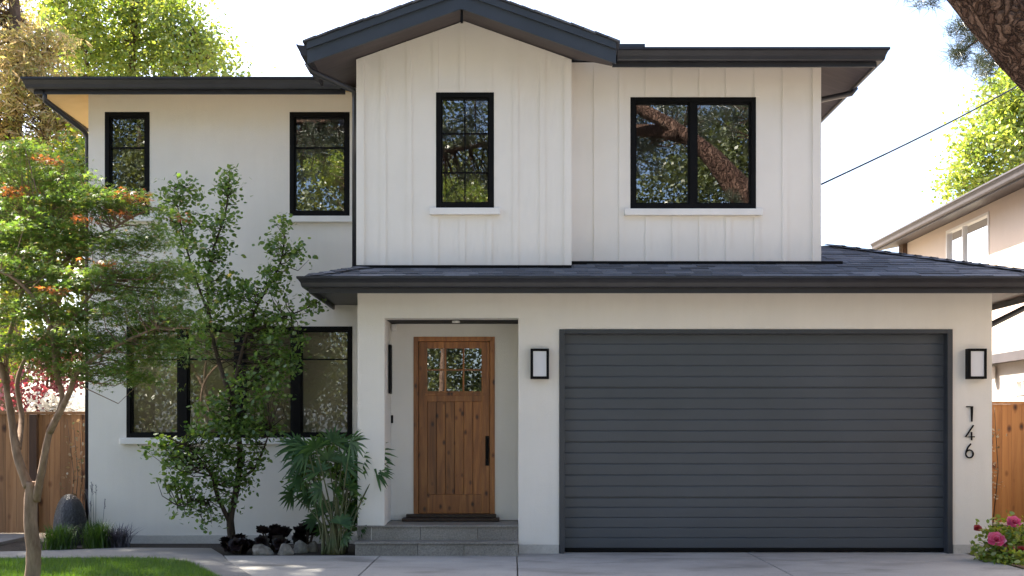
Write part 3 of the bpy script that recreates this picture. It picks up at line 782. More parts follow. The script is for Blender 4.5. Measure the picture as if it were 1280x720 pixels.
fa = MB(); fa.box(ex0, ex1, ey0+.001, ey0+.025, 2.90, zL-.001); fa.box(ex1-.025, ex1-.001, ey0+.025, 21.5, 2.90, zL-.001); fa.box(ex0+.001, ex0+.025, ey0+.025, YL-.003, 2.90, zL-.001)
fa.build('fascia', M['gutter'], roof_low)
gt = MB(); gutter(gt, (ex0, ey0), (ex1, ey0), (0, -1), zL, h=.115, mitre_a=1, mitre_b=1)
gutter(gt, (ex0, ey0), (ex0, YL-.004), (-1, 0), zL, h=.115, mitre_a=1); gutter(gt, (ex1, ey0), (ex1, 21.5), (1, 0), zL, h=.115, mitre_a=1)
gt.build('gutter', M['gutter'], roof_low)
fb = MB(); zf = zr(YG); fb.box(xBL-.012, xBR+.012, YG-.03, YG-.019, zf-.02, zf+.03)
zf2 = zr(YR); fb.box(xBR+.013, xRR+.26, YR-.032, YR-.02, zf2-.02, zf2+.03); fb.box(xRR+.014, xRR+.26, YR-.02, YR+.3, zf2-.02, zf2+.028)
fb.build('flashing', M['black_metal'], roof_low)
ds = MB().tube([(ex1+.05, 13.35, 2.98), (ex1+.03, 13.36, 2.86), (xGR+.08, 13.40, 2.60), (xGR+.045, 13.40, 2.5), (xGR+.045, 13.40, .05)], .036, 10)
ds.build('downspout', M['gutter'], house)

# --- house number 1 4 6
def stroke(pts, wd, y, par):
    mb = MB(); n = len(pts); L = []; Rr = []
    for i, p in enumerate(pts):
        p = Vector(p); a = Vector(pts[max(i-1, 0)]); c = Vector(pts[min(i+1, n-1)])
        t = (c-a).normalized(); nn = Vector((-t.y, t.x))
        if 0 < i < n-1:
            t1 = (p-a).normalized(); k = 1/max(.45, abs(nn.dot(Vector((-t1.y, t1.x)))))
        else: k = 1
        L.append(p+nn*wd*k/2); Rr.append(p-nn*wd*k/2)
    rings = []
    for l, r in zip(L, Rr): rings.append([(l.x, y, l.y), (r.x, y, r.y), (r.x, y+.016, r.y), (l.x, y+.016, l.y)])
    mb.sweep(None, rings); return mb
yN = YG-.018; s_ = YG/F
def npts(cx, cy, pts): return [((cx+a-640)*yN/F, EYE+(540-(cy+b))*yN/F) for a, b in pts]
m1 = stroke(npts(1213, 517, [(-5, -8.6), (2.2, -8.6), (2.2, 10)]), .0135, yN, house)
m1.build('house_number', M['black_metal'], house)
m4 = stroke(npts(1213, 541, [(4.2, -9.5), (-5.6, 5), (5.6, 5)]), .0135, yN, house)
m4b = stroke(npts(1213, 541, [(1.9, -1), (1.9, 9.4)]), .013, yN+.001, house); m4.add(m4b.v, m4b.f)
m4.build('house_number', M['black_metal'], house)
p6 = [(2.5, -9)] + [(-3.2+.6*k*.0 - 1.0*math.sin(k*.5), -5+k*2.4) for k in range(3)]
ring = [(0.2+4.6*math.cos(math.pi+a*2*math.pi/16), 3.4+4.9*math.sin(math.pi+a*2*math.pi/16)) for a in range(17)]
p6 = [(1.8, -9.4), (-1.6, -5.4), (-3.9, -.6)] + ring[1:] if False else [(2.0, -9.4), (-1.4, -5.2), (-3.6, -.4)]
m6 = stroke(npts(1212, 564, ring), .013, yN, house); m6b = stroke(npts(1212, 564, p6 + [(-4.4, 3.4)]), .013, yN+.0012, house); m6.add(m6b.v, m6b.f)
m6.build('house_number', M['black_metal'], house)

# ------------------------------------------------------------------ wall lanterns
def lantern(cx, label):
    a, b = cx-.104, cx+.104; z0, z1 = Z(474, YG), Z(436, YG)-.004
    root = empty('wall_lantern', (cx, YG, z0), label, 'wall lantern', 'wall lanterns beside the garage door')
    m = MB(); y0, y1 = YG-.10, YG-.003; t = .028
    m.box(a, a+t, y0, y1, z0, z1); m.box(b-t, b, y0, y1, z0, z1); m.box(a+t, b-t, y0, y1, z1-t, z1); m.box(a+t, b-t, y0, y1, z0, z0+t)
    m.box(a+t, b-t, y1-.01, y1, z0+t, z1-t)
    m.build('lamp_frame', M['black_metal'], root, .003)
    MB().box(a+t+.001, b-t-.001, y0+.012, y0+.03, z0+t+.001, z1-t-.001).build('lamp_panel', M['frosted'], root)
    return root
lan = lantern(X(674.5, YG)+.0, 'black framed frosted wall lantern between the porch opening and the garage door')
dx = X(1220, 12.95) - X(674.5, YG)
l2 = lan.copy(); COL.objects.link(l2); l2.location.x += dx
l2['label'] = 'black framed frosted wall lantern above the house number at the right corner'
for ch in lan.children:
    c = ch.copy(); COL.objects.link(c); c.parent = l2

# ------------------------------------------------------------------ foliage tools
SH_OVAL = np.array([(0, 0), (.32, .30), (.30, .68), (0, 1), (-.30, .68), (-.32, .30)])
SH_DIAM = np.array([(0, 0), (.33, .5), (0, 1), (-.33, .5)])
SH_THIN = np.array([(0, 0), (.05, .4), (0, 1), (-.05, .4)])
SH_NEED = np.array([(-.012, 0), (.012, 0), (0, 1)])
def star(lobes=7, inner=.22, spread=260):
    pts = [(0.03, 0)]
    for i in range(lobes):
        a = R(-spread/2 + spread*i/(lobes-1)); l = 1 - .38*abs(i-(lobes-1)/2)/((lobes-1)/2)
        pts.append((math.sin(a)*l, math.cos(a)*l))
        if i < lobes-1:
            b2 = R(-spread/2 + spread*(i+.5)/(lobes-1)); pts.append((math.sin(b2)*inner, math.cos(b2)*inner))
    pts = pts[1:] + [(0.0, -.05)]
    return np.array(pts)[::-1]*.6
SH_STAR = star(5, .20, 220)

def leaf_arrays(C, up, heading, size, shape, fold=.15):
    """C Nx3 centres; up Nx3 normals; heading Nx3 direction of the leaf axis; size N -> verts"""
    h = heading - up*np.sum(heading*up, 1, keepdims=True)
    h /= np.linalg.norm(h, axis=1, keepdims=True)+1e-9
    s = np.cross(h, up)
    k = len(shape)
    V = (C[:, None, :] + s[:, None, :]*shape[None, :, 0:1]*size[:, None, None] + h[:, None, :]*shape[None, :, 1:2]*size[:, None, None]
         - up[:, None, :]*(np.abs(shape[None, :, 0:1])*fold + (shape[None, :, 1:2]**2)*fold*.6)*size[:, None, None])
    n = len(C)
    loops = np.arange(n*k); counts = np.full(n, k)
    return V.reshape(-1, 3), loops, counts

def rnd_dirs(rg, n, zb=0.0, zs=1.0):
    v = rg.normal(size=(n, 3)); v[:, 2] = v[:, 2]*zs + zb
    return v/(np.linalg.norm(v, axis=1, keepdims=True)+1e-9)

def cloud(rg, blobs, per_clump=14, sigma=.12, flatten=1.0):
    """blobs: (center, radii, clumps). Clumps sit mostly near the blob's surface, leaving gaps."""
    pts = []; cl = []
    for c, rad, n in blobs:
        d = rnd_dirs(rg, n); rr = rg.uniform(.25, 1.0, (n, 1))**.5 * rg.uniform(.8, 1.15, (n, 1))
        cc = np.array(c) + d*rr*np.array(rad); cl.append(cc)
        q = rg.normal(size=(n, per_clump, 3))*sigma*np.array([1, 1, flatten]) * rg.uniform(.6, 1.3, (n, 1, 1))
        pts.append((cc[:, None, :] + q).reshape(-1, 3))
    return np.concatenate(pts), np.concatenate(cl)

def foliage(name, mat, parent, rg, C, size, shape, up_bias=.5, droop=0.0, fold=.15, outward=None):
    n = len(C)
    up = rnd_dirs(rg, n, up_bias*2); hd = rnd_dirs(rg, n, -droop, .6)
    sz = size*rg.uniform(.6, 1.25, n)
    V, l, c = leaf_arrays(C, up, hd, sz, shape, fold)
    return np_mesh(name, V, l, c, mat, parent)

def twigs(mb, rg, clumps, nodes, r=.006, every=1, n=4):
    """thin branch from each clump to the nearest limb node, slightly bent"""
    N = np.array(nodes)
    for c in clumps[::every]:
        d = np.linalg.norm(N - c, axis=1) + (N[:, 2] > c[2])*.35
        p = N[int(np.argmin(d))]
        m = (p + c)/2 + rg.normal(size=3)*.12*np.linalg.norm(c-p) + np.array([0, 0, -.08*np.linalg.norm(c-p)])
        mb.tube([p, m, c], [r*1.6, r*1.1, r*.5], n, cap=False)

def resample(pts, per=8):
    out = []; pts = [np.array(p, float) for p in pts]
    for i in range(len(pts)-1):
        p0 = pts[max(i-1, 0)]; p1 = pts[i]; p2 = pts[i+1]; p3 = pts[min(i+2, len(pts)-1)]
        for k in range(per):
            t = k/per
            out.append(.5*((2*p1) + (-p0+p2)*t + (2*p0-5*p1+4*p2-p3)*t*t + (-p0+3*p1-3*p2+p3)*t**3))
    out.append(pts[-1]); return out

def limb(mb, pts, r0, r1, n=8, per=6, wob=.06, rng=None, nodes=None):
    q = resample(pts, per); m = len(q)
    rad = [r0 + (r1-r0)*(i/(m-1))**.8 for i in range(m)]
    mb.tube(q, rad, n, True, wob, rng or random.Random(1))
    if nodes is not None: nodes.extend(q[m//3:])
    return q

# ------------------------------------------------------------------ Japanese maple, near left
rg = np.random.default_rng(3); rng = random.Random(3)
YM = 10.6
mp = empty('maple_tree', P(38, 748, YM), 'multi-stemmed Japanese maple with layered fine green leaves on the lawn at left', 'tree')
mp.location.z = 0
tr = MB(); nodes = []
b0 = Vector((X(40, YM), YM, -.02))
fork = P(40, 602, YM)
limb(tr, [b0, P(42, 690, YM), P(38, 650, YM), fork], .072, .058, 12, 6, .04, rng)
limb(tr, [fork - Vector((.03, 0, .05)), P(22, 570, 10.6), P(14, 520, 10.65), P(8, 480, 10.7), P(10, 430, 10.8), P(30, 360, 10.9), P(60, 290, 11.0)], .050, .012, 9, 6, .05, rng, nodes)
limb(tr, [P(45, 625, YM), P(52, 590, 10.5), P(62, 540, 10.4), P(78, 500, 10.35), P(70, 455, 10.3), P(90, 400, 10.3), P(130, 350, 10.4)], .044, .010, 9, 6, .05, rng, nodes)
limb(tr, [P(23, 560, 10.6), P(27, 520, 10.9), P(22, 475, 11.0), P(45, 430, 11.1), P(100, 390, 11.2), P(160, 370, 11.3)], .032, .010, 8, 6, .05, rng, nodes)
limb(tr, [P(62, 540, 10.4), P(85, 495, 10.2), P(100, 462, 10.1), P(150, 430, 10.1), P(195, 410, 10.2)], .034, .009, 8, 6, .05, rng, nodes)
limb(tr, [P(73, 480, 10.3), P(68, 450, 10.2), P(60, 400, 10.2), P(20, 350, 10.2), P(-30, 330, 10.2)], .03, .009, 8, 6, .05, rng, nodes)
limb(tr, [P(8, 480, 10.7), P(-10, 430, 10.7), P(-50, 380, 10.6), P(-90, 350, 10.6)], .035, .01, 8, 6, .05, rng, nodes)
limb(tr, [P(30, 360, 10.9), P(90, 320, 10.9), P(150, 280, 10.9), P(190, 260, 10.9)], .022, .007, 7, 6, .05, rng, nodes)
pads = [  # px, py, half-width px, half-height px, Y, clumps
    (20, 205, 60, 22, 11.3, 26), (75, 225, 60, 18, 11.2, 26), (0, 250, 60, 30, 11.1, 30), (100, 255, 70, 24, 11.0, 36), (150, 248, 60, 16, 10.9, 24), (55, 285, 70, 22, 10.8, 34),
    (30, 330, 70, 26, 10.5, 40), (120, 300, 75, 20, 10.7, 36), (185, 292, 48, 15, 10.9, 22), (165, 335, 75, 18, 10.6, 34), (110, 350, 75, 20, 10.4, 36), (40, 385, 75, 22, 10.3, 40),
    (150, 385, 80, 18, 10.4, 36), (205, 365, 42, 13, 10.6, 18), (95, 420, 80, 20, 10.2, 38), (30, 430, 60, 18, 10.4, 26), (170, 425, 60, 16, 10.3, 26), (130, 455, 60, 14, 10.2, 20), (200, 400, 42, 13, 10.4, 16),
    (-40, 300, 60, 60, 10.8, 40), (-50, 400, 60, 40, 10.5, 30), (185, 447, 26, 10, 10.3, 8), (75, 452, 45, 12, 10.3, 12), (215, 335, 34, 12, 10.6, 14), (225, 385, 26, 10, 10.5, 10), (150, 468, 36, 9, 10.2, 9), (40, 190, 50, 16, 11.2, 18), (120, 232, 46, 12, 11.0, 16), (205, 430, 30, 11, 10.4, 10), (10, 300, 60, 26, 10.7, 26)]
C = []; CL = []
for px, py, hw_, hh, Y, n in pads:
    c = np.array(P(px, py, Y)); rad = np.array([hw_*Y/F, .42, hh*Y/F])
    d = rnd_dirs(rg, n); cc = c + d*rad*rg.uniform(.3, 1.05, (n, 1)); cc[:, 2] -= ((cc[:, 0]-c[0])/rad[0])**2*hh*Y/F*.55
    CL.append(cc)
    dirs = rg.uniform(0, 2*np.pi, (n, 1)); k = 54
    r_ = rg.normal(size=(n, k))*.15; s2 = rg.normal(size=(n, k))*.06
    q = np.stack([r_*np.cos(dirs)-s2*np.sin(dirs), r_*np.sin(dirs)+s2*np.cos(dirs), rg.normal(size=(n, k))*.020 - np.abs(r_)*.28], 2)
    C.append((cc[:, None, :]+q).reshape(-1, 3))
C = np.concatenate(C); CL = np.concatenate(CL)
twigs(tr, rg, CL, nodes, .004, 2)
tr.build('trunk', M['bark_maple'], mp)
up = rnd_dirs(rg, len(C), 2.4); hd = rnd_dirs(rg, len(C), -.5, .3)
V, l, c = leaf_arrays(C, up, hd, .068*rg.uniform(.65, 1.3, len(C)), SH_STAR, .3)
np_mesh('crown', V, l, c, M['leaf_maple'], mp)
M['leaf_orange'] = m_leaf('reddish_maple_leaf', [(.42, .13, .05), (.50, .22, .07), (.36, .10, .06), (.30, .22, .06)], .5, (1.4, 1.1, .7))
C2 = []
for a_, b_, Y, w_, k_ in ((165, 247, 10.75, 24, 150), (152, 268, 10.7, 12, 50), (67, 363, 10.0, 14, 60), (60, 200, 11.0, 22, 90), (20, 240, 10.8, 22, 90), (105, 275, 10.5, 16, 50), (225, 273, 12.9, 14, 40), (130, 330, 10.2, 14, 40)):
    C2.append(np.array(P(a_, b_, Y)) + rg.normal(size=(k_, 3))*np.array([w_*Y/F*.5, .10, w_*Y/F*.16]))
C2 = np.concatenate(C2); up = rnd_dirs(rg, len(C2), 2.4); hd = rnd_dirs(rg, len(C2), -.5, .3)
V, l, c = leaf_arrays(C2, up, hd, .068*rg.uniform(.65, 1.3, len(C2)), SH_STAR, .3)
np_mesh('foliage', V, l, c, M['leaf_orange'], mp)

# ------------------------------------------------------------------ young tree against the wall
rg = np.random.default_rng(8); rng = random.Random(8)
YS = 13.35
sh_t = empty('young_tree', (X(293, YS), YS, 0), 'slender airy young tree with small green leaves in front of the lower window', 'tree')
tr = MB(); nodes = []
limb(tr, [P(293, 690, YS), P(288, 650, YS), P(296, 610, YS), P(300, 560, YS-.05), P(292, 500, YS-.05), P(300, 450, YS-.1), P(318, 390, YS-.1), P(350, 330, YS-.1), P(356, 282, YS-.1)], .052, .007, 9, 6, .06, rng, nodes)
limb(tr, [P(288, 655, YS), P(272, 620, YS-.1), P(262, 590, YS-.2), P(235, 560, YS-.3), P(205, 545, YS-.35)], .032, .007, 8, 6, .06, rng, nodes)
limb(tr, [P(298, 600, YS), P(318, 585, YS-.1), P(330, 560, YS-.15), P(338, 535, YS-.15)], .024, .006, 8, 6, .06, rng, nodes)
limb(tr, [P(292, 505, YS-.05), P(276, 460, YS-.1), P(262, 400, YS-.1), P(262, 330, YS-.1), P(282, 265, YS-.1), P(287, 215, YS-.1)], .034, .006, 8, 6, .06, rng, nodes)
limb(tr, [P(264, 400, YS-.1), P(245, 350, YS-.1), P(228, 290, YS-.1), P(218, 235, YS-.1)], .02, .005, 8, 6, .06, rng, nodes)
limb(tr, [P(308, 420, YS-.1), P(345, 400, YS-.2), P(372, 390, YS-.2), P(398, 378, YS-.25)], .018, .005, 8, 6, .06, rng, nodes)
limb(tr, [P(275, 625, YS-.1), P(250, 625, YS-.2), P(222, 632, YS-.25)], .016, .005, 7, 6, .06, rng, nodes)
spots = [(287, 222, 10, 16, 10), (284, 245, 17, 16, 14), (216, 240, 12, 22, 14), (236, 240, 13, 18, 12), (226, 275, 28, 18, 22), (270, 275, 22, 20, 18), (250, 310, 38, 22, 34), (258, 345, 36, 22, 30),
         (354, 285, 9, 16, 8), (352, 312, 18, 14, 14), (375, 318, 12, 10, 7), (342, 338, 24, 14, 16), (325, 365, 36, 16, 26), (290, 370, 36, 18, 28), (265, 395, 38, 18, 28), (385, 384, 20, 10, 11), (345, 395, 34, 13, 20),
         (310, 405, 36, 15, 26), (350, 425, 36, 20, 34), (340, 455, 34, 22, 34), (262, 430, 34, 18, 18), (322, 485, 34, 22, 36), (300, 520, 46, 20, 44), (262, 505, 28, 12, 14), (270, 540, 50, 15, 36), (330, 535, 24, 16, 16),
         (212, 560, 32, 15, 24), (255, 570, 46, 18, 40), (305, 570, 32, 20, 28), (235, 600, 38, 18, 28), (285, 600, 36, 16, 24), (222, 585, 28, 14, 14), (238, 630, 26, 14, 14), (272, 630, 24, 14, 10), (258, 648, 18, 8, 6)]
blobs = [(P(a, b_, YS-.15+rg.uniform(-.18, .12)), (rx*YS/F, .22, rz*YS/F), n) for a, b_, rx, rz, n in spots]
C, CL = cloud(rg, blobs, 12, .06, .8)
C[:, 1] = np.minimum(C[:, 1], YL-.10)
twigs(tr, rg, CL, nodes, .004, 1)
tr.build('trunk', M['bark_dark'], sh_t)
foliage('crown', M['leaf_shrub'], sh_t, rg, C, .058, SH_OVAL, .55, .2, .25)

# ------------------------------------------------------------------ fan palm beside the steps
rg = np.random.default_rng(12); rng = random.Random(12)
YF = 12.95
fp = empty('fan_palm', (X(417, YF), YF, 0), 'bushy fan palm with splayed dark green leaves beside the porch steps', 'palm')
stm = MB(); LV = []; LL = []; LC = []; nv = 0
heads = [(385, 562, -60, .34), (372, 556, -75, .30), (438, 553, 55, .32), (462, 566, 70, .32), (458, 585, 95, .32), (470, 590, 80, .24), (415, 552, 5, .28), (376, 598, -100, .24), (366, 618, -80, .22), (388, 615, -120, .24), (400, 590, -30, .26), (440, 600, 40, .26), (420, 615, 10, .24),
         (455, 618, 120, .22), (405, 635, -50, .22), (438, 632, 60, .22), (425, 655, 20, .2), (448, 655, 80, .2), (395, 650, -70, .18), (410, 575, -10, .28), (428, 578, 30, .28), (385, 580, -50, .25), (395, 560, -20, .3), (410, 640, -20, .2), (435, 610, 20, .24), (402, 612, -60, .22), (446, 572, 40, .3), (425, 556, 15, .3), (430, 670, 50, .16), (405, 662, -50, .16), (442, 640, 100, .2), (378, 572, -85, .3), (464, 575, 60, .28)]
base = Vector((X(417, YF), YF, 0))
for (hx_, hy_, ang, ln) in heads:
    Y = YF + rg.uniform(-.25, .28); h = P(hx_, hy_, Y); a = R(ang + rg.uniform(-12, 12))
    out = Vector((math.sin(a), rg.uniform(-.9, .3), math.cos(a)*.55+rg.uniform(-.25, .25))).normalized()
    b1 = base + Vector((rg.uniform(-.12, .12), rg.uniform(-.08, .08), 0))
    mid = (b1*.55 + h*.45) + Vector((0, 0, .10))
    q = resample([b1, mid, h], 5); stm.tube(q, [.013-.008*i/(len(q)-1) for i in range(len(q))], 6, True)
    side = out.cross(Vector((0, -1, .45))).normalized(); nrm = side.cross(out).normalized()
    ns = int(rg.integers(11, 17)); spn = rg.uniform(150, 215)
    for i in range(ns):
        t = R(-spn/2 + spn*i/(ns-1) + rg.uniform(-6, 6)); L = ln*(1-.25*abs(i-(ns-1)/2)/((ns-1)/2))*rg.uniform(.85, 1.1)
        d = out*math.cos(t) + side*math.sin(t); wv = (d.cross(nrm)).normalized()
        w_ = .017; pts = []
        for u, ww in ((0, .25), (.35, 1), (.7, .75), (1, .02)):
            pc = h + d*(L*u) - Vector((0, 0, 1))*(L*.30*u*u) + nrm*(.01*math.sin(i*2.1))
            pts.append((pc - wv*w_*ww, pc + wv*w_*ww))
        vv = [pts[0][0], pts[1][0], pts[2][0], pts[3][0], pts[3][1], pts[2][1], pts[1][1], pts[0][1]]
        b_ = nv; LV += [tuple(v) for v in vv]; nv += 8
        for f in ((0, 1, 6, 7), (1, 2, 5, 6), (2, 3, 4, 5)): LL += [b_+k for k in f]; LC.append(4)
stm.tube([base+Vector((0, 0, -.02)), base+Vector((.01, 0, .12)), base+Vector((0, .01, .3))], [.07, .06, .045], 9)
stm.build('stems', simple('green_stem', (.05, .075, .02), (.12, .11, .05), 9, .6), fp)
np_mesh('foliage', np.array(LV), LL, LC, M['leaf_palm'], fp)
sb = empty('green_shrub', (X(432, 13.15), 13.15, 0), 'small glossy green shrub growing up inside and behind the fan palm', 'shrub')
blobs = [(P(a, b_, 13.15), (rx*13.15/F, .16, rz*13.15/F), n) for a, b_, rx, rz, n in ((432, 590, 24, 18, 22), (438, 620, 24, 20, 26), (430, 650, 24, 18, 24), (395, 585, 20, 16, 18), (378, 600, 14, 14, 12), (405, 560, 26, 10, 14))]
C, CL = cloud(rg, blobs, 13, .05)
st_ = MB(); nd = []; limb(st_, [P(432, 694, 13.15), P(436, 660, 13.15), P(430, 620, 13.15), P(425, 580, 13.15)], .02, .006, 7, 5, .05, rng, nd); limb(st_, [P(430, 690, 13.15), P(405, 640, 13.15), P(390, 590, 13.15)], .014, .005, 7, 5, .05, rng, nd)
twigs(st_, rg, CL, nd, .004, 1); st_.build('stems', M['bark_dark'], sb)
foliage('foliage', M['leaf_shrub'], sb, rg, C, .06, SH_OVAL, .5, .1, .2)

# ------------------------------------------------------------------ low plants in the bed
def add_leafset(parts, V, l, c):
    V0, l0, c0 = parts
    n = sum(len(v) for v in V0); V0.append(V); l0.append(np.asarray(l)+n); c0.append(np.asarray(c))

def rosette_plant(x, y, hgt, wid, n, label, seed):
    rg = np.random.default_rng(seed)
    o = empty('black_succulent', (x, y, 0), label, 'succulent', 'black succulents in the bed under the window')
    parts = ([], [], []); st_ = MB()
    for i in range(n):
        a = rg.uniform(0, 2*np.pi); r_ = wid*math.sqrt(rg.uniform(0, 1)); zz = hgt*(rg.uniform(.2, 1))*(1-.35*(r_/wid)**2)
        c0 = np.array([x+r_*math.cos(a), y+r_*.7*math.sin(a), zz])
        st_.tube([(x+(c0[0]-x)*.3, y+(c0[1]-y)*.3, -.01), (c0[0]*.6+x*.4, c0[1]*.6+y*.4, zz*.55), tuple(c0)], [.014, .011, .009], 6)
        tilt = rnd_dirs(rg, 1, 1.8)[0]; u = np.cross(tilt, [1, 0, .2]); u /= np.linalg.norm(u); v = np.cross(tilt, u)
        m = 26; k = np.arange(m); ga_ = k*2.39996; op = .25 + .75*(k/m)
        hd = np.cos(ga_)[:, None]*u + np.sin(ga_)[:, None]*v; hd = hd*op[:, None] + tilt*(.85-.6*op)[:, None]
        up = tilt*op[:, None] - (np.cos(ga_)[:, None]*u + np.sin(ga_)[:, None]*v)*(1-op)[:, None] + 1e-3
        up /= np.linalg.norm(up, axis=1, keepdims=True)
        V, l, c = leaf_arrays(np.repeat(c0[None], m, 0), up, hd, np.full(m, .105)*(.45+.55*op), SH_OVAL*np.array([1.15, 1.0]), -.25)
        add_leafset(parts, V, l, c)
    st_.build('stems', M['bark_dark'], o)
    np_mesh('foliage', np.concatenate(parts[0]), np.concatenate(parts[1]), np.concatenate(parts[2]), M['leaf_black'], o)
rosette_plant(X(340, 13.2), 13.2, .34, .17, 22, 'tallest black rosette succulent, between the young tree and the fan palm', 1)
rosette_plant(X(298, 13.0), 13.0, .19, .19, 18, 'low black rosette succulent at the foot of the young tree', 2)
rosette_plant(X(384, 13.35), 13.35, .28, .13, 12, 'black rosette succulent tucked behind the left side of the fan palm', 4)

def rock(px, Y, wx, wz, label, seed):
    rg = np.random.default_rng(seed)
    import bmesh
    bm = bmesh.new(); bmesh.ops.create_icosphere(bm, subdivisions=3, radius=1)
    ph = rg.uniform(0, 6, 6)
    for v in bm.verts:
        c = v.co; k = 1 + .16*math.sin(2.3*c.x+ph[0]) + .13*math.sin(3.7*c.y+ph[1]) + .12*math.sin(4.1*c.z+ph[2]+c.x*2.5) + .05*math.sin(9*c.x+ph[3]+4*c.z)
        v.co = Vector((c.x*wx*k, c.y*wx*.8*k, max(-.35, c.z)*wz*k + .12*wz))
    me = bpy.data.meshes.new('garden_rock'); bm.to_mesh(me); bm.free(); me.materials.append(M['rock'])
    me.polygons.foreach_set('use_smooth', [True]*len(me.polygons))
    o = bpy.data.objects.new('garden_rock', me); COL.objects.link(o); o.location = (X(px, Y), Y, 0)
    tag(o, label, 'rock', 'pale rocks in the planting bed')
rock(329, 12.92, .125, .10, 'largest pale rock, in front of the tall black succulent', 1)
rock(357, 12.92, .085, .085, 'pale rounded rock right of the largest one', 2)
rock(374, 13.12, .085, .10, 'grey-white rock close against the left of the fan palm', 3)
rock(390, 13.22, .075, .12, 'upright pale rock behind the palm stems', 5)

# basalt fountain stone
import bmesh
bm = bmesh.new(); bmesh.ops.create_icosphere(bm, subdivisions=4, radius=1)
for v in bm.verts:
    c = v.co.copy()
    r_ = math.hypot(c.x, c.y)
    s = 1 + .03*math.sin(7*math.atan2(c.y, c.x)+c.z*3)
    zz = c.z; q_ = max(.001, math.sqrt(max(1e-6, 1-c.z*c.z))); k_ = math.sqrt(max(0, 1-max(0, c.z)**2.8))/q_ if c.z > 0 else 1/q_ if q_ > .3 else 1
    k_ = min(k_, 3.0)
    v.co = Vector((c.x*.205*s*k_, c.y*.19*s*k_, zz*.66 - .02))
    v.co.z -= max(0, v.co.z-.45)*(.12 + v.co.x*.9)
me = bpy.data.meshes.new('fountain_stone'); bm.to_mesh(me); bm.free(); me.materials.append(M['wet_rock'])
me.polygons.foreach_set('use_smooth', [True]*len(me.polygons))
fs = bpy.data.objects.new('fountain_stone', me); COL.objects.link(fs); fs.location = (X(88, 14.1), 14.1, 0)
tag(fs, 'dark wet rounded stone standing between the grass clumps and the left fence', 'stone')

def blades(rg, x, y, n, L, spread, w_=.006, base=.05, lean=1.0):
    a = rg.uniform(0, 2*np.pi, n); ln = L*rg.uniform(.6, 1.1, n); sp = spread*rg.uniform(.15, 1, n)*lean
    bx = x + rg.normal(size=n)*base; by_ = y + rg.normal(size=n)*base
    dx_, dy_ = np.cos(a), np.sin(a)
    V = np.zeros((n, 7, 3)); sx, sy = -dy_*w_, dx_*w_
    for k, (u, ww) in enumerate(((0, 1), (.45, .85), (.8, .5))):
        px_ = bx + dx_*sp*u**1.7; py_ = by_ + dy_*sp*u**1.7; pz_ = ln*(u - .22*u**3*sp/max(spread, 1e-6))
        V[:, k] = np.stack([px_-sx*ww, py_-sy*ww, pz_], 1); V[:, 6-k] = np.stack([px_+sx*ww, py_+sy*ww, pz_], 1)
    V[:, 3] = np.stack([bx+dx_*sp, by_+dy_*sp, ln*(1-.22*sp/spread)], 1)
    i = np.arange(n)[:, None]*7
    q = np.concatenate([i+np.array([[0, 1, 5, 6]]), i+np.array([[1, 2, 4, 5]])], 1).reshape(-1, 4)
    t = (i+np.array([[2, 3, 4]]))
    loops = np.concatenate([q.ravel(), t.ravel()]); counts = np.concatenate([np.full(len(q), 4), np.full(len(t), 3)])
    return V.reshape(-1, 3), loops, counts
for px, Y, n, L, sp, lab, sd_ in ((74, 13.45, 420, .33, .24, 'green grass clump in front of the dark wet stone', 1), (122, 13.6, 380, .36, .20, 'green grass clump with tall seed stalks at the house corner', 2)):
    rg = np.random.default_rng(sd_)
    o = empty('grass_clump', (X(px, Y), Y, 0), lab, 'grass clump', 'grass clumps in the front bed')
    V, l, c = blades(rg, X(px, Y), Y, n, L, sp, .0055, .06)
    np_mesh('foliage', V, l, c, M['leaf_grass'], o)
    if sd_ == 2:
        st_ = MB()
        for k in range(7):
            xx = X(px, Y)+rg.normal()*.05; tx = xx + rg.normal()*.06; h = rg.uniform(.55, .85)
            st_.tube([(xx, Y, .05), ((xx+tx)/2, Y, h*.5), (tx, Y, h)], [.003, .0025, .002], 4)
            for j in range(6): st_.tube([(tx, Y, h-.02-.02*j), (tx+rg.normal()*.012, Y+rg.normal()*.012, h-.005-.02*j)], [.005, .002], 4)
        st_.build('seed_stalks', M['lavender'], o)
rg = np.random.default_rng(31)
lv = empty('lavender', (X(150, 13.7), 13.7, 0), 'grey-purple lavender plant right of the grass clumps', 'plant')
V, l, c = blades(rg, X(148, 13.7), 13.7, 260, .30, .30, .006, .05, 1.1)
np_mesh('foliage', V, l, c, M['lavender'], lv)
rg = np.random.default_rng(33)
ds_ = empty('dried_shrub', (X(95, 14.8), 14.8, 0), 'thin pale climbing twigs with dry leaves against the left fence', 'plant')
st_ = MB(); CC = []
for k in range(5):
    x0_ = X(84+k*5, 14.9); st_.tube([(x0_, 14.95, 0), (x0_+.05, 15.0, .8), (x0_+.03*k-.05, 15.02, 1.55)], [.008, .006, .003], 5)
    for j in range(26):
        u = rg.uniform(.3, 1); CC.append((x0_+.05*u+rg.normal()*.09, 14.97+rg.normal()*.04, .1+1.45*u))
st_.build('stems', M['bark'], ds_)
foliage('foliage', m_leaf('dry_leaf', [(.30, .22, .12), (.22, .13, .06), (.35, .29, .2), (.12, .13, .04)], .3, (1.2, 1, .8)), ds_, rg, np.array(CC), .05, SH_OVAL, .2)

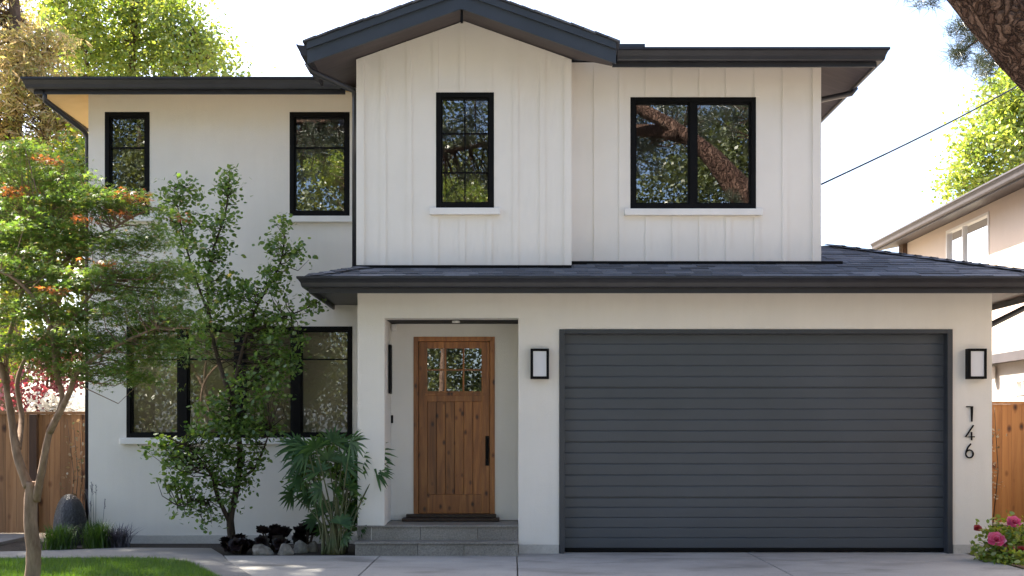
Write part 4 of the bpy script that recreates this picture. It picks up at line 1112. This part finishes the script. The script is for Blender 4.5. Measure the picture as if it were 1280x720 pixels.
# lawn blades
rg = np.random.default_rng(40)
n = 60000
xs = rg.uniform(-6.5, -2.43, n); ys = rg.uniform(8.6, 12.5, n)
le = np.array(lawn_edge)[::-1]
edge_y = np.interp(xs, [-9, -7, -5, -4.2, -3.75, -3.44, -3.24, -2.42], [12.37, 12.35, 12.44, 12.49, 12.39, 12.14, 11.78, 10.18])
ok = ys < edge_y-.01
xs, ys = xs[ok], ys[ok]; n = len(xs)
a = rg.uniform(0, 2*np.pi, n); h = rg.uniform(.025, .055, n); wv = .0035
V = np.zeros((n, 3, 3)); ln = rg.normal(size=(n, 2))*.015
V[:, 0] = np.stack([xs-np.cos(a)*wv, ys-np.sin(a)*wv, np.full(n, -.01)], 1); V[:, 1] = np.stack([xs+np.cos(a)*wv, ys+np.sin(a)*wv, np.full(n, -.01)], 1)
V[:, 2] = np.stack([xs+ln[:, 0], ys+ln[:, 1], h], 1)
lo_ = np_mesh('lawn_grass', V.reshape(-1, 3), np.arange(n*3), np.full(n, 3), M['lawn']); lo_["kind"] = 'stuff'
tag(lo_, 'short green lawn grass at the lower left', 'grass')

# ------------------------------------------------------------------ rose bush
rg = np.random.default_rng(50); rng = random.Random(50)
YB = 12.25
rs_ = empty('rose_bush', (X(1262, YB), YB, 0), 'low rose bush with pink blooms at the right corner of the house', 'rose bush')
blobs = [(P(1240, 690, YB), (.17, .2, .14), 22), (P(1265, 680, YB), (.2, .25, .2), 34), (P(1290, 685, YB), (.22, .25, .22), 30), (P(1262, 700, YB-.2), (.22, .18, .12), 26), (P(1320, 690, YB), (.22, .25, .2), 22), (P(1238, 668, YB), (.08, .1, .06), 6)]
C, CL = cloud(rg, blobs, 16, .06)
C[:, 2] = np.maximum(C[:, 2], .02)
st_ = MB(); twigs(st_, rg, CL, [np.array((X(1262, YB)+.1*rng.uniform(-1, 1), YB, .03)) for _ in range(5)], .005, 2); st_.build('stems', M['bark'], rs_)
foliage('foliage', M['leaf_rose'], rs_, rg, C, .062, SH_OVAL, .6, .1, .25)
def bloom(px, py, Y, r_, mat):
    c0 = np.array(P(px, py, Y)); parts = ([], [], [])
    d = np.array([-.2, -.75, .6]); d /= np.linalg.norm(d); u = np.cross(d, [1, 0, 0]); u /= np.linalg.norm(u); v = np.cross(d, u)
    m = 30; k = np.arange(m); g_ = k*2.39996; op = .15+.85*k/m
    rad = np.cos(g_)[:, None]*u + np.sin(g_)[:, None]*v
    hd = rad*op[:, None] + d*(1.1-op)[:, None]; up = d*op[:, None] - rad*(1.05-op)[:, None]; up /= np.linalg.norm(up, axis=1, keepdims=True)
    V, l, c = leaf_arrays(np.repeat(c0[None], m, 0)+rad*(.12*r_*op)[:, None], up, hd, r_*(.55+.5*op), SH_OVAL*np.array([1.7, 1]), -.3)
    np_mesh('bloom', V, l, c, mat, rs_)
for b_ in ((1245, 676, YB-.16, .095, 'petal_pink'), (1267, 654, YB-.08, .078, 'petal_pink'), (1222, 661, YB, .045, 'petal_red'), (1260, 686, YB-.16, .06, 'petal_pink'), (1277, 688, YB-.2, .05, 'petal_red')):
    bloom(b_[0], b_[1], b_[2], b_[3], M[b_[4]])

# ------------------------------------------------------------------ fences
def fence(name, x0, x1, Y, h, mat, label, bw=.14, cap=True, posts=(), post_mat=None, seed=1):
    rng = random.Random(seed)
    o = empty(name, ((x0+x1)/2, Y, 0), label, 'fence')
    m = MB(); x = x0
    while x < x1-.01:
        b_ = min(x+bw*rng.uniform(.95, 1.05), x1); d = rng.uniform(0, .006)
        m.box(x+.002, b_-.002, Y+d, Y+.02+d, .04, h-rng.uniform(0, .004)); x = b_
    m.build('board', mat, o)
    MB().box(x0, x1, Y+.022, Y+.06, h-.30, h-.22).box(x0, x1, Y+.022, Y+.06, .3, .38).build('rail', mat, o)
    if cap: MB().box(x0-.01, x1+.01, Y-.03, Y+.07, h+.001, h+.035).build('cap_rail', mat, o, .004)
    for p in posts: MB().box(p-.05, p+.05, Y-.075, Y-.001, 0, h-.002).build('post', post_mat or mat, o, .004)
    return o
YFl = 15.2
fence('wooden_fence', -9.5, xLL-.08, YFl, Z(514.5, YFl)-.035, M['fence_wood'], 'weathered brown wooden board fence left of the house', .145, True, (X(44, YFl), -8.8), M['post_wood'], 2)
YFr = 17.0
fence('cedar_fence', xGR+.003, 7.98, YFr, Z(502, YFr)-.035, M['cedar'], 'orange knotty cedar fence between the garage and the neighbouring house', .15, True, (), None, 5)
rg = np.random.default_rng(61)
cb = empty('climbing_rose', (X(1243, 16.9), 16.85, 0), 'pale dried climbing blossoms on the orange cedar fence', 'plant')
st_ = MB().tube([(X(1241, 16.9), 16.9, 0), (X(1247, 16.9), 16.88, .8), (X(1243, 16.9), 16.9, 1.75)], [.01, .008, .004], 5); st_.build('stems', M['bark'], cb)
CC = np.concatenate([np.array(P(a, b_, 16.88)) + rg.normal(size=(10, 3))*np.array([.05, .015, .05]) for a, b_ in ((1245, 543), (1243, 560), (1247, 607), (1242, 600), (1241, 620), (1243, 585))])
foliage('foliage', m_leaf('pale_blossom', [(.5, .36, .24), (.6, .48, .36), (.2, .16, .06)], .3, (1, 1, 1)), cb, rg, CC, .05, SH_OVAL, .1)

# ------------------------------------------------------------------ neighbouring house at right
nb_ = empty('neighbour_house', (9.5, 18, 0), 'peach stucco neighbouring house with brown eaves at the right edge', 'house')
XN = 8.0; y0n, y1n = 9.0, 23.15
wy0, wy1 = XN*F/596.5, XN*F/543.0
zt_ = 5.45
wz1, wz0 = EYE+3.70, EYE+2.35
zm_ = 2.72
m = MB()   # wall along y, facing -x, with a hole
def wall_x(mb, x, ya, yb, z0, z1, holes):
    ys = sorted(set([ya, yb]+[h_[0] for h_ in holes]+[h_[1] for h_ in holes])); zs = sorted(set([z0, z1]+[h_[2] for h_ in holes]+[h_[3] for h_ in holes]))
    for i in range(len(ys)-1):
        for j in range(len(zs)-1):
            cy, cz = (ys[i]+ys[i+1])/2, (zs[j]+zs[j+1])/2
            if any(h_[0] < cy < h_[1] and h_[2] < cz < h_[3] for h_ in holes): continue
            mb.quad((x, ys[i], zs[j]), (x, ys[i], zs[j+1]), (x, ys[i+1], zs[j+1]), (x, ys[i+1], zs[j]))
    for a, b_, c, d in holes:
        mb.quad((x, a, c), (x, b_, c), (x+.15, b_, c), (x+.15, a, c)); mb.quad((x, a, d), (x+.15, a, d), (x+.15, b_, d), (x, b_, d))
        mb.quad((x, a, c), (x+.15, a, c), (x+.15, a, d), (x, a, d)); mb.quad((x, b_, c), (x, b_, d), (x+.15, b_, d), (x+.15, b_, c))
wall_x(m, XN, y0n, y1n, zm_, zt_, [(wy0, wy1, wz0, wz1)])
m.quad((XN, y1n, 0), (XN, y1n, zt_), (18, y1n, zt_), (18, y1n, 0)); m.quad((XN, y0n, 0), (18, y0n, 0), (18, y0n, zt_), (XN, y0n, zt_))
m.build('upper_wall', M['n_wall'], nb_)
lw0, lw1 = XN*F/(1290-640), XN*F/(1270-640)
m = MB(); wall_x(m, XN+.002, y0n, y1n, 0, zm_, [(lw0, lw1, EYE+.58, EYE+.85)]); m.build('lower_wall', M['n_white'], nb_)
MB().box(XN-.14, XN-.003, y0n, 21.5, Z(453, 18.4), Z(441.5, 18.4)).build('lower_eave', M['n_roof'], nb_)
def side_window(ya, yb, z0, z1, nm, curtain):
    f = MB(); t = .05; xx0, xx1 = XN-.012, XN+.06
    f.box(xx0, xx1, ya, ya+t, z0, z1); f.box(xx0, xx1, yb-t, yb, z0, z1); f.box(xx0, xx1, ya+t, yb-t, z1-t, z1); f.box(xx0, xx1, ya+t, yb-t, z0, z0+t)
    ym = ya+(yb-ya)*.6; f.box(xx0+.01, xx1, ym-.025, ym+.025, z0+t, z1-t)
    w_ = f.build('window', M['trim_white'], nb_)
    MB().quad((XN+.04, ya+t, z0+t), (XN+.04, yb-t, z0+t), (XN+.04, yb-t, z1-t), (XN+.04, ya+t, z1-t)).build('pane', M['glass_low'], w_)
    cm = MB()
    nn = 26; pts = [(XN+.10+.018*math.sin(i*1.7), ya+.0+(ym-ya+.1)*i/nn) for i in range(nn+1)]
    for i in range(nn): cm.quad((pts[i][0], pts[i][1], z0), (pts[i+1][0], pts[i+1][1], z0), (pts[i+1][0], pts[i+1][1], z1), (pts[i][0], pts[i][1], z1))
    if curtain: cm.build('curtain', M['curtain'], w_)
    MB().quad((XN+.149, ya, z0), (XN+.149, yb, z0), (XN+.149, yb, z1), (XN+.149, ya, z1)).build('window_backing', M['dark_room'], w_)  # flat dark sheet stands in for the unlit room behind
side_window(wy0, wy1, wz0, wz1, 'a', True); side_window(lw0, lw1, EYE+.58, EYE+.85, 'b', False)
zE = EYE + .5152*7.5 + .0; XE = 7.5
rf = MB()
rf.prism([(XE, y0n-.6, zE-.14), (XE, y0n-.6, zE+.02), (XE+5, y0n-.6, zE+1.5), (XE+5, y0n-.6, zE+1.3), (XE+.55, y0n-.6, zE-.03)], (0, y1n+.45-y0n+.6, 0))
nr = rf.build('roof', M['n_roof'], nb_)
gt = MB(); gutter(gt, (XE, y0n-.6), (XE, y1n+.45), (-1, 0), zE+.02, h=.13); gt.build('gutter', M['n_roof'], nr)
MB().box(XN+.001-.09, XN+.35, y1n+.002, y1n+.25, 4.3, 5.2).build('flue', M['bark'], nb_)
MB().box(XN-.14, XN-.02, XN*F/605-.05, XN*F/605+.08, Z(474, 18.9), Z(457, 18.9)).build('side_lamp', M['white_plastic'], nb_, .03)
MB().box(7.42, 7.55, 16.3, 16.42, 3.62, 3.78)  # (unused)

# overhead service cable
ca, cb_ = Vector((xRR+.02, 13.6, Z(235, 13.6))), P(1400, 30, 18.0)
m = MB(); pts = []
for i in range(17):
    t = i/16; p = ca.lerp(cb_, t); p.z -= .30*math.sin(math.pi*t)*.35; pts.append(p)
m.tube(pts, .011, 6); cbl = m.build('service_cable', M['cable']); tag(cbl, 'black overhead cable from the house corner up to the right', 'cable')

# ------------------------------------------------------------------ background trees
def tree(name, label, base, limbs, blobs, mat, bark, leaf, per=14, sigma=.2, seed=1, shape=SH_DIAM, up=.3, group=None, tw=.012, cat='tree', every=2, r0=.22, flatten=1.0, fold=.15):
    rg = np.random.default_rng(seed); rng = random.Random(seed)
    o = empty(name, base, label, cat, group)
    tr = MB(); nodes = []
    for pts, a, b_ in limbs: limb(tr, pts, a, b_, 9, 5, .07, rng, nodes)
    C, CL = cloud(rg, blobs, per, sigma, flatten)
    if every: twigs(tr, rg, CL, nodes, tw, every)
    tr.build('trunk', bark, o)
    foliage('crown', mat, o, rg, C, leaf, shape, up, .2, fold)
    return o

# yellow-green tree behind the left wing
Yt = 30.0
def PB(a, b_, Y): return P(a, b_, Y)
bl = []
rg0 = np.random.default_rng(70)
for a, b_, r_, n in ((110, 20, 60, 60), (165, 35, 60, 70), (215, 45, 45, 60), (250, 75, 32, 40), (120, 80, 55, 60), (180, 90, 60, 60), (240, 100, 50, 40), (285, 92, 16, 8), (190, -10, 45, 40), (130, -30, 60, 40), (70, 60, 50, 40), (80, 0, 40, 40), (215, 10, 24, 16), (120, 150, 60, 40), (180, 160, 70, 40), (264, 52, 14, 8)):
    bl.append((P(a, b_, Yt+rg0.uniform(-1.5, 1.5)), (r_*Yt/F, r_*Yt/F*1.1, r_*Yt/F*.9), n))
bx = P(160, 540, Yt); 
tree('deciduous_tree', 'sunlit yellow-green leafy tree rising behind the left roof', (bx.x, Yt, 0), [([(bx.x, Yt, 0), (bx.x+.2, Yt, 4), P(165, 120, Yt), P(170, 0, Yt)], .3, .05), ([(bx.x+.1, Yt, 3.5), P(210, 150, Yt), P(250, 70, Yt)], .14, .03), ([(bx.x+.1, Yt, 4), P(120, 130, Yt), P(90, 20, Yt)], .15, .03)],
     bl, M['leaf_yellow'], M['bark'], .13, 36, .27, 71)
# tan conifer at the far left
Yc = 24.0; bl = []
for a, b_, r_, n in ((15, 30, 34, 30), (30, 70, 40, 44), (10, 110, 44, 50), (55, 100, 34, 30), (40, 150, 48, 54), (90, 155, 22, 16), (20, 190, 48, 50), (75, 205, 42, 44), (50, 240, 52, 44), (-20, 60, 60, 50), (-40, 170, 60, 60), (5, -20, 30, 24), (60, 300, 60, 50), (0, 330, 60, 40), (88, 250, 26, 20), (60, 50, 20, 12)):
    bl.append((P(a, b_, Yc+rg0.uniform(-1, 1)), (r_*Yc/F, r_*Yc/F, r_*Yc/F*.8), n))
for x_, z_, r_ in ((-11.5, 11.5, 1.6), (-9.6, 12.2, 1.5), (-13, 13, 2), (-10.5, 14, 1.8), (-12, 15.5, 1.8), (-11, 17.2, 1.5), (-13.6, 10.5, 1.8)): bl.append(((x_, Yc+rg0.uniform(-1, 1), z_), (r_, r_, r_*.8), 50))  # crown above the view, made taller and wider to cast shade
bx = P(12, 540, Yc)
tree('conifer_tree', 'tall tan and green conifer at the far left edge', (bx.x, Yc, 0), [([(bx.x, Yc, 0), P(15, 300, Yc), P(18, 100, Yc), P(12, -60, Yc), (-11.5, Yc, 18)], .28, .05), ([P(15, 220, Yc), P(60, 170, Yc), P(95, 150, Yc)], .07, .02), ([P(16, 120, Yc), P(50, 80, Yc), P(60, 60, Yc)], .06, .02), ([P(15, 260, Yc), P(60, 230, Yc), P(95, 240, Yc)], .07, .02)],
     bl, M['leaf_conifer'], M['bark'], .17, 40, .19, 72, SH_THIN*np.array([2.0, 1]), .1, tw=.014, every=1, flatten=.5)
# green tree lower, between the conifer and the house
Yg = 21.0; bl = []
for a, b_, r_, n in ((100, 190, 26, 24), (85, 215, 34, 34), (40, 215, 40, 40), (110, 250, 34, 36), (20, 260, 50, 44), (70, 290, 50, 44), (120, 320, 40, 34), (30, 340, 55, 44), (-20, 240, 50, 40), (80, 370, 50, 34), (20, 410, 50, 30), (110, 420, 40, 24), (60, 440, 50, 24)):
    bl.append((P(a, b_, Yg+rg0.uniform(-.8, .8)), (r_*Yg/F, r_*Yg/F, r_*Yg/F*.85), n))
bx = P(70, 540, Yg)
tree('garden_tree', 'bright green leafy tree behind the fence, beside the left house corner', (bx.x, Yg, 0), [([(bx.x, Yg, 0), P(70, 420, Yg), P(65, 300, Yg), P(75, 210, Yg)], .15, .03), ([P(70, 380, Yg), P(105, 300, Yg), P(105, 230, Yg)], .07, .02), ([P(70, 380, Yg), P(20, 300, Yg), P(10, 240, Yg)], .07, .02)],
     bl, M['leaf_green'], M['bark'], .10, 30, .17, 73)
# yellow-green tree at the right behind the neighbour
Yr = 34.0; bl = []
for a, b_, r_, n in ((1250, 115, 26, 26), (1270, 105, 26, 26), (1235, 150, 26, 24), (1270, 150, 34, 40), (1215, 175, 22, 18), (1250, 190, 34, 38), (1200, 200, 14, 8), (1215, 215, 26, 22), (1190, 232, 14, 8), (1240, 235, 36, 34), (1290, 200, 40, 40), (1310, 130, 40, 40), (1205, 260, 26, 18), (1260, 270, 44, 36), (1330, 220, 50, 40)):
    bl.append((P(a, b_, Yr+rg0.uniform(-1, 1)), (r_*Yr/F, r_*Yr/F, r_*Yr/F*.9), n))
bx = P(1290, 540, Yr)
tree('deciduous_tree', 'yellow-green leafy tree behind the neighbouring roof at right', (bx.x, Yr, 0), [([(bx.x, Yr, 0), P(1288, 380, Yr), P(1280, 220, Yr), P(1275, 100, Yr)], .3, .05), ([P(1286, 330, Yr), P(1240, 240, Yr), P(1210, 200, Yr)], .12, .03), ([P(1282, 250, Yr), P(1320, 180, Yr), P(1320, 120, Yr)], .12, .03)],
     bl, M['leaf_yellow'], M['bark'], .15, 32, .25, 74)
# unseen tall evergreens, added so that their shade falls on the lawn
for k_, (x_, y_) in enumerate(((-13.5, 19.5), (-17.0, 17.0))):
    bl = [((x_+rg0.uniform(-.6, .6), y_+rg0.uniform(-.6, .6), z_), (3.0-z_*.09, 3.0-z_*.09, 1.1), 46) for z_ in np.arange(3.5, 20, 1.3)]
    tree('added_shade_evergreen', ('unseen tall evergreen left of the conifer, added to shade the lawn', 'unseen tall evergreen farthest left, added to shade the lawn')[k_], (x_, y_, 0), [([(x_, y_, 0), (x_+.1, y_, 8), (x_, y_, 20)], .35, .05)], bl, M['leaf_green'], M['bark'], .26, 16, .3, 170+k_, group='unseen evergreens added for shade left of the lawn')
# red shrub and white blossom behind the left fence, canopy
Yh = 18.5; bl = [(P(60, 475, Yh), (.55, .5, .5), 44), (P(35, 500, Yh), (.5, .4, .3), 26), (P(75, 505, Yh), (.4, .4, .3), 22), (P(70, 450, Yh), (.45, .4, .3), 20)]
tree('red_shrub', 'dark red leafy shrub showing above the left fence', (X(58, Yh), Yh, 0), [([(X(58, Yh), Yh, 0), P(58, 520, Yh), P(60, 460, Yh)], .06, .015), ([P(58, 530, Yh), P(40, 500, Yh)], .04, .01)], bl, M['leaf_red'], M['bark'], .085, 13, .10, 75, SH_OVAL, .2, cat='shrub', tw=.006)
Yw = 17.3; bl = [(P(55, 508, Yw), (.42, .3, .14), 16), (P(80, 505, Yw), (.35, .3, .15), 14)]
tree('white_flowering_shrub', 'white flowering shrub just above the left fence top', (X(66, Yw), Yw, 0), [([(X(66, Yw), Yw, 0), P(64, 530, Yw), P(66, 505, Yw)], .05, .012)], bl, M['leaf_white'], M['bark'], .075, 13, .09, 76, SH_OVAL, .2, cat='shrub', tw=.005)
Yu = 18.0; um = empty('garden_umbrella', (X(93, Yu), Yu, 0), 'white canvas garden umbrella behind the left fence', 'umbrella')
m = MB(); cx_, cz_ = X(93, Yu), Z(492, Yu); nn = 16
rings = []
for r_, dz in ((.02, .0), (.14, -.03), (.24, -.09), (.32, -.20), (.33, -.30)):
    rings.append([(cx_+r_*math.cos(2*math.pi*i/nn), Yu+r_*math.sin(2*math.pi*i/nn), cz_+dz) for i in range(nn)])
m.sweep(None, rings); m.build('canopy', M['canvas'], um); MB().tube([(cx_, Yu, 0), (cx_, Yu, cz_-.3)], .02, 8).build('pole', M['post_wood'], um)

# ------------------------------------------------------------------ the big leaning pine at the kerb
rg = np.random.default_rng(90); rng = random.Random(90)
pt = empty('pine_tree', (7.4, 9.4, 0), 'huge leaning pine with plated reddish bark at the top right corner', 'tree')
tr = MB(); nodes = []
q = resample([(7.6, 9.6, -.1), (7.1, 9.4, 1.3), (6.3, 9.2, 2.6), (5.2, 9.05, 3.54), (4.225, 9.0, 4.275), (3.625, 9.0, 4.95), (2.85, 8.9, 5.85), (1.6, 8.6, 6.7), (-.2, 8.2, 7.8)], 7)
tr.tube(q, [float(np.interp(i/7, [0, 1, 3, 4, 5, 6, 8], [.50, .40, .30, .26, .232, .115, .07])) for i in range(len(q))], 22, True, .035, rng); nodes.extend(q[len(q)//2:])
for pts, a, b_ in (([(2.6, 8.9, 6.0), (1.6, 7.6, 6.4), (.4, 6.4, 6.5), (-1.2, 5.6, 6.4)], .13, .03), ([(1.6, 8.6, 6.7), (.2, 9.3, 6.8), (-1.4, 9.6, 6.7), (-3.2, 9.6, 6.5), (-4.6, 9.3, 6.6)], .13, .03),
                   ([(3.3, 9.0, 5.4), (3.0, 7.9, 6.1), (2.2, 6.6, 6.6), (1.9, 5.0, 6.8)], .12, .03), ([(4.2, 9.0, 4.4), (4.8, 8.0, 5.6), (4.4, 6.8, 7.2)], .14, .03), ([(.5, 8.4, 7.4), (-.8, 7.4, 7.3), (-2.6, 6.8, 7.2), (-4.4, 6.6, 7.1)], .10, .025),
                   ([(-.2, 8.2, 7.8), (-1.6, 8.0, 8.8), (-3.4, 8.2, 9.4)], .12, .03), ([(1.2, 8.5, 6.95), (1.4, 7.4, 8.2), (1.2, 6.2, 9.0)], .1, .02)):
    limb(tr, pts, a, b_, 9, 6, .07, rng, nodes)
blobs = []
def fz(Y): return EYE + .3776*Y + .35      # above the top of the frame at distance Y
for c, r_, n in (((-1.2, 5.6, 6.2), (1.3, 1.1, .6), 60), ((1.8, 5.2, 6.6), (1.2, 1.0, .7), 60), ((0, 6.8, 6.6), (1.3, 1.0, .6), 60), ((-3.6, 9.2, 6.6), (1.5, 1.1, .6), 70), ((-1.5, 9.3, 6.8), (1.1, .9, .6), 46), ((-4.2, 6.7, 7.0), (1.3, 1.0, .8), 60), ((-2.4, 7.0, 7.4), (1.2, .9, .7), 50),
                 ((3.9, 6.8, 6.9), (1.1, 1.0, .8), 50), ((2.6, 7.4, 6.6), (.8, .8, .5), 36), ((-2.6, 8.1, 9.1), (1.6, 1.2, .9), 70), ((1.2, 6.4, 8.8), (1.5, 1.2, .9), 70), ((.3, 8.4, 8.2), (1.2, 1.0, .7), 50), ((5.6, 7.5, 7.6), (1.3, 1.1, .8), 50), ((-5.6, 8.4, 7.4), (1.2, 1.2, .8), 46)):
    blobs.append((c, r_, n))
C, CL = cloud(rg, blobs, 1, .001)
keep = CL[:, 2] > EYE + .3776*CL[:, 1] + .30
CL = CL[keep]
extra = np.array([P(a, b_, 9.0+d) for a, b_, d in ((1196, 40, .3), (1205, 62, .25), (1218, 48, .4), (1226, 75, .5), (1240, 82, .3), (1195, 70, .2), (1150, -8, .3), (1170, -6, .2), (1213, 30, .4), (1236, 60, .5))])
for e in extra:
    st0 = np.array(q[int(np.argmin([np.linalg.norm(np.array(p)-e-np.array([.25, 0, .1])) for p in q]))]); md = (st0+e)/2+np.array([0, .05, .06])
    tr.tube([st0, md, e], [.014, .008, .004], 5, False)
twigs(tr, rg, CL, nodes, .010, 1)
tr.build('trunk', M['pine_bark'], pt)
extra = np.concatenate([extra]+[extra+rg.normal(size=extra.shape)*.05 for _ in range(4)])
AC = np.concatenate([CL, extra]); big = np.concatenate([np.full(len(CL), .24), np.full(len(extra), .12)])
k = 70; d = rnd_dirs(rg, len(AC)*k, .15); ss = np.repeat(big, k)
Cn = np.repeat(AC, k, 0) + rg.normal(size=(len(AC)*k, 3))*np.repeat(big, k)[:, None]*.22
up = np.cross(d, rnd_dirs(rg, len(d))); up /= np.linalg.norm(up, axis=1, keepdims=True)+1e-9
V, l, c = leaf_arrays(Cn, up, d, ss*rg.uniform(.7, 1.1, len(ss)), SH_NEED*np.array([1.6, 1]), .05)
np_mesh('crown', V, l, c, M['needle'], pt)

# ------------------------------------------------------------------ trees across the road (what the windows mirror)
bl = []; rg0 = np.random.default_rng(95)
Yx = -15
for i in range(330):
    x = rg0.uniform(-24, 24); z = 17*rg0.uniform(0, 1)**.75 + .8; bl.append(((x, Yx+rg0.uniform(-3, 2.5), z), (1.9, 1.6, 1.3), 46))
for i in range(80): bl.append(((rg0.uniform(-22, 22), Yx+rg0.uniform(-1, 3), rg0.uniform(.4, 4.5)), (1.8, 1.4, 1.2), 46))
C, CL = cloud(rg0, bl, 26, .34)
tr = MB()
for x in (-19, -14, -9.5, -4.5, -.5, 4, 8, 13, 18): limb(tr, [(x, Yx, 0), (x+.3, Yx, 5), (x-.2, Yx, 13)], .3, .08, 8, 4, .07, random.Random(x))
up = rnd_dirs(rg0, len(C), .6); hd = rnd_dirs(rg0, len(C)); V, l, c = leaf_arrays(C, up, hd, .17*rg0.uniform(.6, 1.2, len(C)), SH_DIAM, .15)
wd = np_mesh('woodland', V, l, c, M['leaf_dark']); wd["kind"] = 'stuff'; tag(wd, 'dark leafy wood across the road, mirrored in the windows', 'woodland')
w2 = tr.build('woodland_trunks', M['bark_dark']); w2["kind"] = 'stuff'; tag(w2, 'dark trunks of the wood across the road', 'woodland')
bl = [((-1.5, -9, 8.4), (1.3, 1.0, .8), 80), ((-6.2, -9.5, 10.2), (.9, .8, .5), 40), ((-2.2, -9, 7.2), (1.6, 1.2, .9), 60)]
tree('deciduous_tree', 'yellow leafy street tree seen mirrored in the gable window', (-2.3, -9.2, 0), [([(-2.3, -9.2, 0), (-2.2, -9.2, 4), (-2.0, -9.1, 7.5)], .18, .05)], bl, M['leaf_yellow'], M['bark'], .10, 40, .2, 96)
